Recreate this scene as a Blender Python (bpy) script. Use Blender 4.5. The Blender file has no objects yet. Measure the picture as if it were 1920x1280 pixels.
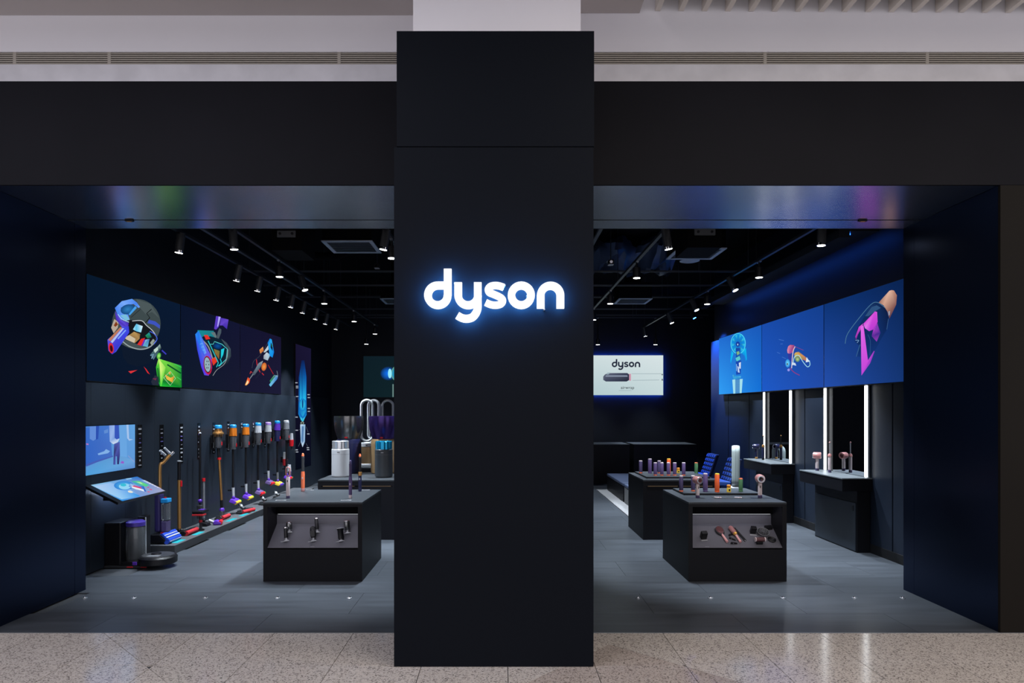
import bpy, math, random
from mathutils import Vector, Matrix
random.seed(7)
sc = bpy.context.scene
C = sc.collection
PI = math.pi

# ------------------------------------------------------------------ camera, world, large lights, exposure
H, F, VX, VY = 1.6, 1250.0, 940.0, 768.0          # eye height (m), focal length and vanishing point in 1920x1280 pixels
cam = bpy.data.cameras.new('camera'); cam_o = bpy.data.objects.new('camera', cam); C.objects.link(cam_o)
cam_o.location = (0, 0, H); cam_o.rotation_euler = (PI/2, 0, 0)
cam.sensor_width = 36; cam.lens = 36*F/1920
cam.shift_x = (960-VX)/1920; cam.shift_y = (VY-640)/1920
cam.clip_start = .05; cam.clip_end = 100
sc.camera = cam_o
sc.cycles.max_bounces = 7; sc.cycles.diffuse_bounces = 3; sc.cycles.glossy_bounces = 4; sc.cycles.transmission_bounces = 6; sc.cycles.caustics_reflective = False; sc.cycles.caustics_refractive = False
vs = sc.view_settings
vs.view_transform = 'Standard'; vs.look = 'None'; vs.gamma = 1; vs.exposure = 0; vs.use_curve_mapping = False
w = bpy.data.worlds.new('world'); sc.world = w; w.use_nodes = True
w.node_tree.nodes['Background'].inputs[0].default_value = (.645, .62, .66, 1)
w.node_tree.nodes['Background'].inputs[1].default_value = 1.75
def area(name, loc, rot, sx, sy, e, col=(1, 1, 1)):
    l = bpy.data.lights.new(name, 'AREA'); l.shape = 'RECTANGLE'; l.size = sx; l.size_y = sy; l.energy = e; l.color = col
    o = bpy.data.objects.new(name, l); C.objects.link(o); o.location = loc; o.rotation_euler = rot
    return o
# the concourse's ceiling lights, over the walkway in front of the shop
area('concourse_light', (-3.5, 2.2, 4.42), (0, 0, 0), 5.5, .5, 110, (.86, .87, 1))
area('concourse_light', (3.5, 2.2, 4.42), (0, 0, 0), 5.5, .5, 120, (1, .90, .80))
area('concourse_light', (0, -2.0, 4.42), (0, 0, 0), 12, .6, 230, (1, .95, .92))

# ------------------------------------------------------------------ helpers
def srgb(r, g, b):
    f = lambda c: ((c/255+.055)/1.055)**2.4 if c > 10 else c/255/12.92
    return (f(r), f(g), f(b), 1)
def P(px, py, Y): return Vector(((px-VX)*Y/F, Y, H-(py-VY)*Y/F))
def PX(px, py, X):
    Y = F*X/(px-VX); return Vector((X, Y, H-(py-VY)*Y/F))
def PZ(px, py, z):
    Y = F*(H-z)/(py-VY); return Vector(((px-VX)*Y/F, Y, z))

MATS = {}
def mat(name, col, rough=.5, metal=0, spec=.5, emit=None, estr=1, trans=0, noise=None, bump=0, coat=0, vary=0, ior=1.45, aniso=0, alpha=1, stretch=None):
    if name in MATS: return MATS[name]
    m = bpy.data.materials.new(name); m.use_nodes = True
    nt = m.node_tree; b = nt.nodes['Principled BSDF']
    b.inputs['Base Color'].default_value = col if len(col) == 4 else (*col, 1)
    b.inputs['Roughness'].default_value = rough; b.inputs['Metallic'].default_value = metal
    b.inputs['Specular IOR Level'].default_value = spec; b.inputs['IOR'].default_value = ior
    b.inputs['Transmission Weight'].default_value = trans; b.inputs['Coat Weight'].default_value = coat
    b.inputs['Anisotropic'].default_value = aniso; b.inputs['Alpha'].default_value = alpha
    if emit is not None:
        b.inputs['Emission Color'].default_value = emit if len(emit) == 4 else (*emit, 1)
        b.inputs['Emission Strength'].default_value = estr
    if noise or vary:
        sc_, amt, det = noise or (1, 0, 2)
        tc = nt.nodes.new('ShaderNodeTexCoord'); n = nt.nodes.new('ShaderNodeTexNoise')
        n.inputs['Scale'].default_value = sc_; n.inputs['Detail'].default_value = det
        if stretch:
            mp = nt.nodes.new('ShaderNodeMapping'); mp.inputs['Scale'].default_value = stretch
            nt.links.new(tc.outputs['Object'], mp.inputs[0]); nt.links.new(mp.outputs[0], n.inputs['Vector'])
            if vary:
                oi0 = nt.nodes.new('ShaderNodeObjectInfo'); nt.links.new(oi0.outputs['Location'], mp.inputs['Location'])
        else: nt.links.new(tc.outputs['Object'], n.inputs['Vector'])
        mr = nt.nodes.new('ShaderNodeMapRange')
        mr.inputs['From Min'].default_value = .3; mr.inputs['From Max'].default_value = .7
        mr.inputs['To Min'].default_value = 1-amt; mr.inputs['To Max'].default_value = 1+amt
        nt.links.new(n.outputs['Fac'], mr.inputs['Value'])
        last = mr.outputs['Result']
        if vary:
            oi = nt.nodes.new('ShaderNodeObjectInfo'); m2 = nt.nodes.new('ShaderNodeMapRange')
            m2.inputs['To Min'].default_value = 1-vary; m2.inputs['To Max'].default_value = 1+vary
            nt.links.new(oi.outputs['Random'], m2.inputs['Value'])
            mu = nt.nodes.new('ShaderNodeMath'); mu.operation = 'MULTIPLY'
            nt.links.new(last, mu.inputs[0]); nt.links.new(m2.outputs['Result'], mu.inputs[1]); last = mu.outputs[0]
        mx = nt.nodes.new('ShaderNodeVectorMath'); mx.operation = 'SCALE'
        mx.inputs[0].default_value = col[:3]; nt.links.new(last, mx.inputs['Scale'])
        nt.links.new(mx.outputs[0], b.inputs['Base Color'])
        if bump:
            bp = nt.nodes.new('ShaderNodeBump'); bp.inputs['Strength'].default_value = bump; bp.inputs['Distance'].default_value = .005
            nt.links.new(n.outputs['Fac'], bp.inputs['Height']); nt.links.new(bp.outputs[0], b.inputs['Normal'])
    MATS[name] = m
    return m
def glow(name, col, s=1):
    if name in MATS: return MATS[name]
    m = bpy.data.materials.new(name); m.use_nodes = True; nt = m.node_tree; nt.nodes.clear()
    e = nt.nodes.new('ShaderNodeEmission'); o = nt.nodes.new('ShaderNodeOutputMaterial')
    e.inputs[0].default_value = col if len(col) == 4 else (*col, 1); e.inputs[1].default_value = s
    nt.links.new(e.outputs[0], o.inputs[0]); MATS[name] = m
    return m

class MB:
    def __init__(s): s.v = []; s.f = []; s.c = []
    def add(s, vs_, fs):
        k = len(s.v); s.v += [tuple(p) for p in vs_]; s.f += [tuple(i+k for i in f) for f in fs]; return s
    def box(s, x0, x1, y0, y1, z0, z1):
        return s.add([(x0,y0,z0),(x1,y0,z0),(x1,y1,z0),(x0,y1,z0),(x0,y0,z1),(x1,y0,z1),(x1,y1,z1),(x0,y1,z1)],
                     [(0,3,2,1),(4,5,6,7),(0,1,5,4),(1,2,6,5),(2,3,7,6),(3,0,4,7)])
    def hexa(s, p): return s.add(p, [(0,3,2,1),(4,5,6,7),(0,1,5,4),(1,2,6,5),(2,3,7,6),(3,0,4,7)])
    def cyl(s, p0, p1, r0, r1=None, n=18, cap=True):
        p0, p1 = Vector(p0), Vector(p1); r1 = r0 if r1 is None else r1
        d = (p1-p0).normalized(); a = d.orthogonal().normalized(); b = d.cross(a)
        vs_ = []
        for p, r in ((p0, r0), (p1, r1)):
            for i in range(n):
                t = 2*PI*i/n; vs_.append(p+a*math.cos(t)*r+b*math.sin(t)*r)
        fs = [(i, (i+1) % n, n+(i+1) % n, n+i) for i in range(n)]
        if cap: fs += [tuple(range(n))[::-1], tuple(range(n, 2*n))]
        return s.add(vs_, fs)
    def lathe(s, prof, c=(0, 0, 0), n=28, axis='z', sx=1, sy=1):
        vs_ = []; m = len(prof)
        for r, z in prof:
            for i in range(n):
                t = 2*PI*i/n; q = (r*math.cos(t)*sx, r*math.sin(t)*sy, z)
                if axis == 'y': q = (q[0], q[2], q[1])
                if axis == 'x': q = (q[2], q[0], q[1])
                vs_.append((q[0]+c[0], q[1]+c[1], q[2]+c[2]))
        fs = [(j*n+i, j*n+(i+1) % n, (j+1)*n+(i+1) % n, (j+1)*n+i) for j in range(m-1) for i in range(n)]
        if prof[0] == prof[-1]: return s.add(vs_, fs)
        if prof[0][0] > 0: fs.append(tuple(range(n))[::-1])
        if prof[-1][0] > 0: fs.append(tuple((m-1)*n+i for i in range(n)))
        return s.add(vs_, fs)
    def tube(s, path, r, n=10, closed=False, ref=None, rn=None):
        path = [Vector(p) for p in path]; m = len(path); vs_ = []; prev = None
        for i, p in enumerate(path):
            a = path[(i-1) % m] if (closed or i > 0) else p; b = path[(i+1) % m] if (closed or i < m-1) else p
            t = (b-a).normalized()
            if ref is not None: w_ = Vector(ref).normalized(); u = t.cross(w_).normalized()
            else:
                u = prev-t*prev.dot(t) if prev is not None else t.orthogonal()
                if u.length < 1e-6: u = t.orthogonal()
                u.normalize(); w_ = t.cross(u)
            prev = u; rr = r[i] if isinstance(r, (list, tuple)) else r; rw = rr if rn is None else rn
            for k in range(n):
                q = 2*PI*k/n; vs_.append(p+u*math.cos(q)*rr+w_*math.sin(q)*rw)
        e = m if closed else m-1
        fs = [(i*n+k, i*n+(k+1) % n, ((i+1) % m)*n+(k+1) % n, ((i+1) % m)*n+k) for i in range(e) for k in range(n)]
        if not closed: fs += [tuple(range(n))[::-1], tuple((m-1)*n+k for k in range(n))]
        return s.add(vs_, fs)
    def prism(s, pts, off):
        pts = [Vector(p) for p in pts]; off = Vector(off); n = len(pts)
        return s.add(pts+[p+off for p in pts], [tuple(range(n))[::-1], tuple(range(n, 2*n))]+[(i, (i+1) % n, n+(i+1) % n, n+i) for i in range(n)])
    def ball(s, c, rx, ry=None, rz=None, n=16, m=10):
        ry = rx if ry is None else ry; rz = rx if rz is None else rz
        vs_ = []; fs = []
        for j in range(m+1):
            th = PI*j/m
            for i in range(n):
                t = 2*PI*i/n; vs_.append((c[0]+rx*math.sin(th)*math.cos(t), c[1]+ry*math.sin(th)*math.sin(t), c[2]+rz*math.cos(th)))
        for j in range(m):
            for i in range(n): fs.append((j*n+i, (j+1)*n+i, (j+1)*n+(i+1) % n, j*n+(i+1) % n))
        return s.add(vs_, fs)
    def mesh(s, name):
        me = bpy.data.meshes.new(name); me.from_pydata(s.v, [], s.f); me.validate(); return me
    def build(s, name, m, parent=None, smooth=False, bevel=0, label=None, loc=None, kind=None):
        import bmesh
        me = s.mesh(name); bm = bmesh.new(); bm.from_mesh(me)
        if smooth: bmesh.ops.remove_doubles(bm, verts=bm.verts, dist=1e-6)
        bmesh.ops.recalc_face_normals(bm, faces=bm.faces); bm.to_mesh(me); bm.free()
        if smooth:
            me.polygons.foreach_set('use_smooth', [True]*len(me.polygons)); me.set_sharp_from_angle(angle=math.radians(38))
        me.materials.append(m)
        o = bpy.data.objects.new(name, me); C.objects.link(o)
        if parent: o.parent = parent
        if loc: o.location = loc
        if bevel:
            b = o.modifiers.new('bevel', 'BEVEL'); b.width = bevel; b.segments = 2; b.limit_method = 'ANGLE'
        if label: o['label'] = label
        if kind: o['kind'] = kind
        return o
def tag(o, label, cat, group=None):
    o['label'] = label; o['category'] = cat
    if group: o['group'] = group
    return o
def thing(name, label, cat, loc=(0, 0, 0), rot=(0, 0, 0), group=None):
    o = bpy.data.objects.new(name, None); C.objects.link(o); o.location = loc; o.rotation_euler = rot; o.empty_display_size = .1
    return tag(o, label, cat, group)
def struct(name, label=None, loc=(0, 0, 0)):
    o = bpy.data.objects.new(name, None); C.objects.link(o); o.location = loc; o['kind'] = 'structure'
    if label: o['label'] = label
    return o
def setk(o, label=None):
    o['kind'] = 'structure'
    if label: o['label'] = label
    return o
def dup(root, loc, label, rot=None):
    r = root.copy(); C.objects.link(r); r.location = loc; r['label'] = label
    if rot is not None: r.rotation_euler = rot
    for ch in list(root.children):
        c = ch.copy(); C.objects.link(c); c.parent = r
        for g in ch.children:
            d = g.copy(); C.objects.link(d); d.parent = c
    return r
def share(o, loc, parent, rot=None):
    c = o.copy(); C.objects.link(c); c.parent = parent; c.location = loc
    if rot is not None: c.rotation_euler = rot
    return c
ORD = ['first', 'second', 'third', 'fourth', 'fifth', 'sixth', 'seventh', 'eighth', 'ninth', 'tenth', 'eleventh', 'twelfth']

def catmull(pts, n=6, closed=False):
    pts = [Vector(p) for p in pts]; m = len(pts); out = []
    for i in range(m if closed else m-1):
        g = lambda k: pts[k % m] if closed else pts[max(0, min(m-1, k))]
        p0, p1, p2, p3 = g(i-1), g(i), g(i+1), g(i+2)
        for k in range(n):
            t = k/n; out.append(.5*((2*p1)+(p2-p0)*t+(2*p0-5*p1+4*p2-p3)*t*t+(3*p1-p0-3*p2+p3)*t**3))
    if not closed: out.append(pts[-1])
    return out
def arc(cx, cy, r, a0, a1, n=20, ry=None):
    ry = r if ry is None else ry
    return [(cx+r*math.cos(math.radians(a0+(a1-a0)*i/n)), cy+ry*math.sin(math.radians(a0+(a1-a0)*i/n))) for i in range(n+1)]
def stroke(path, wd):
    path = [Vector((p[0], p[1])) for p in path]; L = []; R = []
    for i, p in enumerate(path):
        a = path[max(0, i-1)]; b = path[min(len(path)-1, i+1)]; t = b-a
        if t.length < 1e-9: t = Vector((1, 0))
        t.normalize(); nn = Vector((-t.y, t.x)); ww = (wd[i] if isinstance(wd, (list, tuple)) else wd)/2
        L.append(p+nn*ww); R.append(p-nn*ww)
    return [[L[i], L[i+1], R[i+1], R[i]] for i in range(len(path)-1)]

# ------------------------------------------------------------------ materials
M_fac   = mat('facade_panel_metal', (.0088, .0088, .0118), .5, 0, .06, noise=(1.2, .12, 3))
M_facw  = mat('facade_panel_warm', (.010, .0085, .0072), .5, 0, .08, noise=(1.2, .1, 3))
M_pil   = mat('pillar_panel_metal', (.0055, .0068, .0102), .5, 0, .05)
M_jamb  = mat('jamb_metal_blue_glow', (.022, .036, .085), .3, .9, .5)  # the blue glow reflected on the jambs is put into this base colour
M_soff  = mat('soffit_brushed_metal', (.58, .60, .64), .25, 1, .5, noise=(3, .05, 2))
M_blk   = mat('black_matte', (.006, .0065, .008), .6, 0, .3)
M_ceil  = mat('ceiling_black_paint', (.004, .004, .005), .9, 0, .1)
M_wall  = mat('wall_charcoal_paint', (.009, .012, .019), .5, 0, .3, noise=(4, .06, 3))
M_clad  = mat('wall_clad_panel', (.013, .019, .029), .42, 0, .4, noise=(4, .06, 3))
M_cladb = mat('wall_clad_blue', (.0085, .0135, .025), .42, 0, .35, noise=(4, .05, 3))
M_floor = mat('shop_floor_stone_tile', (.064, .073, .087), .32, 0, .5, noise=(6, .22, 6), vary=.06, stretch=(.25, 2.2, 1))
M_grout = mat('grout_dark', (.04, .045, .053), .8)
M_terr  = None
M_tab   = mat('display_black_laminate', (.0050, .0053, .0075), .45, 0, .18)
M_top   = mat('display_grey_top', (.034, .040, .047), .5, 0, .3, noise=(30, .05, 3))
M_niche = mat('niche_grey', (.105, .105, .125), .55, 0, .4)
M_mwall = mat('concourse_white_paint', (.84, .82, .86), .7, 0, .3, noise=(.8, .03, 2))
M_mceil = mat('concourse_ceiling_paint', (.58, .53, .52), .8, 0, .2)
M_steel = mat('galvanised_steel', (.74, .73, .77), .45, .25, .5, noise=(5, .08, 3))
M_chrome= mat('chrome', (.8, .8, .82), .12, 1)
M_alu   = mat('aluminium', (.45, .47, .5), .35, .9)
M_dgrey = mat('dark_grey_plastic', (.03, .032, .036), .4)
M_grey  = mat('mid_grey_plastic', (.16, .165, .18), .4)
M_lgrey = mat('light_grey_plastic', (.42, .43, .46), .35)
M_pearl = mat('pearl_plastic', (.36, .42, .41), .4)
M_pinkh = mat('pink_handle_led_lit', (.80, .40, .40), .35)  # rose handle colour, lightened to carry the niche LED's light on it
M_white = mat('white_plastic', (.60, .62, .65), .35)
M_black = mat('gloss_black_plastic', (.006, .006, .008), .36, 0, .35)
M_gold  = mat('copper_gold', (.58, .30, .10), .28, .85)
M_bronze= mat('bronze_gold_paint', (.50, .33, .17), .35, .5)
M_rose  = mat('rose_metal', (.62, .28, .27), .3, .4)
M_pinkw = mat('pale_rose_plastic', (.62, .52, .53), .35)
M_purp  = mat('purple_plastic', (.11, .035, .42), .3, .2)
M_pur2  = mat('dusty_purple_plastic', (.095, .060, .165), .45)
M_pur3  = mat('deep_purple_plastic', (.058, .043, .112), .45)
M_navy  = mat('navy_plastic', (.012, .014, .055), .3)
M_blue  = mat('blue_plastic', (.02, .06, .42), .3)
M_cyan  = mat('cyan_blue_plastic', (.015, .26, .62), .3)
M_orange= mat('orange_anodised', (.82, .22, .02), .3, .4)
M_coral = mat('coral_plastic', (.80, .17, .07), .4)
M_orng2 = mat('orange_plastic', (.74, .11, .025), .45)
M_green = mat('green_plastic', (.06, .16, .07), .45)
M_lime  = mat('green_roller', (.04, .42, .06), .5)
M_yel   = mat('yellow_plastic', (.75, .50, .04), .45)
M_red   = mat('red_plastic', (.62, .012, .02), .3)
M_rball = mat('red_roller_pile', (.42, .012, .02), .8)
M_smoke = mat('smoked_clear_bin', (.20, .21, .24), .1, 0, .5, trans=.75)
M_clear = mat('clear_acrylic', (.55, .6, .66), .08, 0, .5, trans=.9)
M_gun   = mat('gunmetal', (.16, .165, .17), .22, .9)
M_violm = mat('violet_metal', (.055, .03, .17), .25, .7)
M_quilt = mat('blue_quilted_fabric', (.010, .045, .20), .7); M_qdark = mat('chair_navy_fabric', (.003, .008, .035), .8)
M_rug   = mat('pale_grey_rug', (.30, .30, .31), .95, noise=(40, .15, 4))
M_bench = mat('bench_blue_grey_top', (.06, .08, .14), .5)
M_mirr  = mat('mirror_silver', (.55, .58, .62), .02, 1)
M_lamp  = glow('lamp_lens_glow', (1, .98, .95), 9)
M_bar   = glow('vanity_light_bar', (.93, .97, 1), 4)
M_led   = glow('blue_led_strip', (.02, .14, 1), 7)
M_led2  = glow('screen_halo_led', (.015, .11, 1), 55)
M_cyanl = glow('cyan_light_label', srgb(60, 215, 235), 1)
M_print = bpy.data.materials.new('screen_picture'); M_print.use_nodes = True
nt = M_print.node_tree; nt.nodes.clear()
_a = nt.nodes.new('ShaderNodeVertexColor'); _a.layer_name = 'ink'; _e = nt.nodes.new('ShaderNodeEmission'); _o = nt.nodes.new('ShaderNodeOutputMaterial')
nt.links.new(_a.outputs[0], _e.inputs[0]); nt.links.new(_e.outputs[0], _o.inputs[0]); _e.inputs[1].default_value = 1.0

def terrazzo(name, base, k=1.0):
    m = bpy.data.materials.new(name); m.use_nodes = True; nt = m.node_tree; b = nt.nodes['Principled BSDF']
    tc = nt.nodes.new('ShaderNodeTexCoord')
    v = nt.nodes.new('ShaderNodeTexVoronoi'); v.inputs['Scale'].default_value = 130
    nt.links.new(tc.outputs['Object'], v.inputs['Vector'])
    cr = nt.nodes.new('ShaderNodeValToRGB'); e = cr.color_ramp.elements
    e[0].position = .0; e[0].color = (base[0]*.28, base[1]*.27, base[2]*.27, 1); e[1].position = .30; e[1].color = (*base, 1)
    e2 = cr.color_ramp.elements.new(.85); e2.color = (base[0]*1.2, base[1]*1.2, base[2]*1.2, 1)
    sp = nt.nodes.new('ShaderNodeSeparateColor'); nt.links.new(v.outputs['Color'], sp.inputs[0])
    nt.links.new(sp.outputs[0], cr.inputs[0])
    n = nt.nodes.new('ShaderNodeTexNoise'); n.inputs['Scale'].default_value = 1.4; nt.links.new(tc.outputs['Object'], n.inputs['Vector'])
    oi = nt.nodes.new('ShaderNodeObjectInfo'); mr = nt.nodes.new('ShaderNodeMapRange'); mr.inputs['To Min'].default_value = .93; mr.inputs['To Max'].default_value = 1.05
    nt.links.new(oi.outputs['Random'], mr.inputs['Value'])
    s = nt.nodes.new('ShaderNodeVectorMath'); s.operation = 'SCALE'; nt.links.new(cr.outputs[0], s.inputs[0]); nt.links.new(mr.outputs[0], s.inputs['Scale'])
    nt.links.new(s.outputs[0], b.inputs['Base Color'])
    b.inputs['Roughness'].default_value = .13; b.inputs['Specular IOR Level'].default_value = .55
    return m
M_terr = terrazzo('concourse_terrazzo', (.54, .49, .45))
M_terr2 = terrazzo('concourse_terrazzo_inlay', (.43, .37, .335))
# ------------------------------------------------------------------ the setting
YF, YB = 4.785, 5.935           # front and rear plane of the shop front
XL, XR = -4.03, 4.14            # visible planes of the side walls
# shop floor: large stone tiles
fl = struct('floor')
MB().box(-4.6, 6.3, YF, 16.3, -.12, -.012).build('screed', M_grout, fl)
tw, td = 1.2, .6
tile0 = MB().box(-tw/2+.0012, tw/2-.0012, -td/2+.0012, td/2-.0012, -.012, 0).build('floor_tile', M_floor, fl)
first = True
y = 4.63
row = 0
while y < 15.9:
    x = -4.2+(.6 if row % 2 else 0)
    while x < 5.4:
        x0, x1, y0, y1 = x, x+tw, max(y, YF+.004), y+td
        if not (x > 4.3 and y < 13.2):
            if y0 > y+1e-6:
                MB().box(-tw/2+.0012, tw/2-.0012, 0, y1-y0-.0012, -.012, 0).build('floor_tile', M_floor, fl, loc=((x0+x1)/2, y0, 0))
            elif first: tile0.location = ((x0+x1)/2, (y0+y1)/2, 0); first = False
            else: share(tile0, ((x0+x1)/2, (y0+y1)/2, 0), fl)
        x += tw
    y += td; row += 1
# concourse floor: terrazzo tiles, some cut on the diagonal
fm = struct('floor_concourse')
MB().box(-9, 9, -5, YF-.006, -.12, -.012).build('screed', M_grout, fm)
MB().box(-9, 9, YF-.005, YF+.003, -.05, .002).build('threshold_strip', M_alu, fm)
xs = [-3.86-.56*k for k in range(8, 0, -1)]+[-3.86, -3.30, -2.74, -2.18, -1.625, -1.06, -.5, .04, .585, 1.156, 1.72, 2.28, 2.86, 3.42, 3.98]+[3.98+.56*k for k in range(1, 8)]
ys = [YF-.006, 4.18, 3.575, 2.97, 2.365]
def clip(poly, a, b, c):          # keep a*x+b*y+c >= 0
    out = []
    for i in range(len(poly)):
        p, q = poly[i], poly[(i+1) % len(poly)]; dp, dq = a*p[0]+b*p[1]+c, a*q[0]+b*q[1]+c
        if dp >= 0: out.append(p)
        if dp*dq < 0:
            t = dp/(dp-dq); out.append((p[0]+(q[0]-p[0])*t, p[1]+(q[1]-p[1])*t))
    return out
def inset(poly, d):
    n = len(poly); ar = sum(poly[i][0]*poly[(i+1) % n][1]-poly[(i+1) % n][0]*poly[i][1] for i in range(n))/2
    if abs(ar) < .002: return None
    cx = sum(p[0] for p in poly)/n; cy = sum(p[1] for p in poly)/n; r = poly
    for i in range(n):
        p, q = poly[i], poly[(i+1) % n]; nx, ny = q[1]-p[1], p[0]-q[0]; L = math.hypot(nx, ny)
        if L < 1e-5: continue
        nx /= L; ny /= L; c = -(nx*p[0]+ny*p[1])
        if nx*cx+ny*cy+c < 0: nx, ny, c = -nx, -ny, -c
        r = clip(r, nx, ny, c-d)
    return r if len(r) > 2 else None
l1 = (1, 1.024, -(-2.81+4.74*1.024))         # the cut on the left
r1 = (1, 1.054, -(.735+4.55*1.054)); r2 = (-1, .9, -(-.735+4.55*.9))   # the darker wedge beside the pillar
for i in range(len(xs)-1):
    for j in range(len(ys)-1):
        base = [(xs[i], ys[j+1]), (xs[i+1], ys[j+1]), (xs[i+1], ys[j]), (xs[i], ys[j])]
        ps = [(base, M_terr)]
        if xs[i] < -1.0: ps = [(clip(base, *l1), M_terr), (clip(base, *[-q for q in l1]), M_terr)]
        elif -.2 < xs[i] < 2.5:
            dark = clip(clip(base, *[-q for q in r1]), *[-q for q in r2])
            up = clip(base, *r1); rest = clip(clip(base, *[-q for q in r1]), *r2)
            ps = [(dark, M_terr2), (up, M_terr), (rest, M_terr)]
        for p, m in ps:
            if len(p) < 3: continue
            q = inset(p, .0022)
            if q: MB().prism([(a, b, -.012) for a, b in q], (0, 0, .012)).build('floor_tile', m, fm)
# walls of the shop
wl = struct('wall_left'); 
MB().box(-4.5, XL-.03, YB, 16.15, 0, 4.35).build('wall_body', M_wall, wl)
p0 = MB().box(-.031, 0, -.3+.0015, .3-.0015, 0, 1.868).build('panel', M_clad, wl, bevel=.0015)
k = 0
y = YB+.31
while y < 15.8:
    if k == 0: p0.location = (XL, y, 0)
    else: share(p0, (XL, y, 0), wl)
    y += .6; k += 1
wr = struct('wall_right')
MB().box(XR+.11, 4.6, YB, 13.3, 0, 4.35).build('wall_body', M_cladb, wr)
p0 = MB().box(0, .109, -.5+.0015, .5-.0015, 0, 2.93).build('panel', M_cladb, wr, bevel=.0015)
for k in range(7):
    yy = YB+.51+1.02*k+.1
    if k == 0: p0.location = (XR, yy, 0)
    else: share(p0, (XR, yy, 0), wr)
MB().box(XR, XR+.109, YB+.01, YB+.1, 0, 2.93).build('panel', M_cladb, wr)
setk(MB().box(XR-.012, XR-.0005, YB, 13.29, 0, .1).build('baseboard_right', M_blk))
setk(MB().box(4.605, 6.3, 13.1, 13.3, 0, 4.35).build('wall_return', M_blk))
setk(MB().box(6.0, 6.3, 13.305, 16.15, 0, 4.35).build('wall_rear_right', M_blk))
setk(MB().box(-4.49, 6.3, 15.95, 16.14, 0, 4.35).build('wall_back', M_wall))
# ceiling with struts and conduits
ce = struct('ceiling')
MB().box(-4.5, 6.3, YB, 16.15, 4.36, 4.5).build('slab', M_ceil, ce)
M_strut = mat('strut_dark_steel', (.06, .068, .085), .45, .5)
for yy in (10.13, 11.27, 12.44, 13.9, 14.8, 15.2):
    b = MB().box(-4.02, 4.6 if yy > 13.3 else 4.2, yy-.012, yy+.012, 3.69, 3.715).build('strut', M_strut, ce)
    for xx in (-3, -1, 1, 3): MB().cyl((xx, yy, 3.715), (xx, yy, 4.36), .005, n=6).build('hanger_rod', M_strut, b)
for xx, y0, y1, zz in ((-3.0, 6.5, 10.6, 3.42), (1.0, 6.1, 13, 3.42)):
    MB().box(xx-.018, xx+.018, y0, y1, zz-.012, zz+.012).build('conduit', M_strut, ce)
MB().box(-3.9, 4.1, 6.02, 6.12, 3.26, 3.275).build('cable_tray', M_strut, ce)
MB().box(-3.9, 4.1, 6.40, 6.46, 3.40, 3.42).build('cable_tray', M_strut, ce)
MB().tube([(-2.9, 10.2, 3.95), (-2.5, 10.2, 3.95), (-2.3, 10.2, 4.05), (-1.2, 10.2, 4.05), (0, 10.3, 4.05)], .06, 10).build('duct', M_ceil, ce, True)
# crumpled foil insulation around the duct
bm_ = MB(); nx, ny = 34, 12; vv = []; random.seed(3)
for j in range(ny+1):
    for i in range(nx+1):
        a = -PI*.62+PI*1.24*j/ny
        vv.append((.9+1.9*i/nx+random.uniform(-.03, .03), 11.0+.62*math.sin(a)+random.uniform(-.04, .04)-.15*math.sin(i*.5), 4.16-.24*math.cos(a)*(1+.35*math.sin(i*.8+j))+random.uniform(-.03, .03)))
ff = [(j*(nx+1)+i, j*(nx+1)+i+1, (j+1)*(nx+1)+i+1, (j+1)*(nx+1)+i) for j in range(ny) for i in range(nx)]
bm_.add(vv, ff).build('insulated_duct', mat('foil_insulation', (.035, .055, .11), .4, .5), ce, True)
# shop front: fascia, jambs, pillar
fa = struct('wall_front')
MB().box(-9, 9, YF, YF+.02, 3.2135, 3.957).build('fascia_panel', M_fac, fa)
MB().box(-9, 9, YF+.0205, YB-.34, 3.232, 3.957).build('bulkhead', M_blk, fa)
MB().box(-3.7, 3.58, YF+.0205, 5.665, 3.215, 3.229).build('soffit_panel', M_soff, fa)
MB().box(-3.7, 3.58, 5.69, YB, 3.215, 3.229).build('soffit_panel', M_soff, fa)
MB().box(-3.7, 3.58, 5.60, YB-.002, 3.24, 3.957).build('shutter_box', M_blk, fa)
jl = struct('wall_front_left')
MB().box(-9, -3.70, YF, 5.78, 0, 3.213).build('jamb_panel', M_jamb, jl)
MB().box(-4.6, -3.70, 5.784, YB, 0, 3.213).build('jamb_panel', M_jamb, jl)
MB().box(-3.712, -3.704, 5.78, 5.784, 0, 3.2).build('shutter_guide', M_blk, jl)
jr = struct('wall_front_right')
MB().box(3.58, 9, YF-.003, YF+.02, 0, 3.210).build('front_panel', M_facw, jr)
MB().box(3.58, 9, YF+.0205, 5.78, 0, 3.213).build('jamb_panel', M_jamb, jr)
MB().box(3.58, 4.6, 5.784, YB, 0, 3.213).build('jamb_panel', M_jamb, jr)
MB().box(3.584, 3.592, 5.78, 5.784, 0, 3.2).build('shutter_guide', M_blk, jr)
YP = 4.149
pl = struct('pillar')
MB().box(-.668, .574, YP, YF+.5, .002, 3.234).build('lower_panel', M_pil, pl, bevel=.002)
MB().box(-.652, .578, YP, YF-.002, 3.238, 3.957).build('upper_panel', M_pil, pl, bevel=.002)
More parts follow.
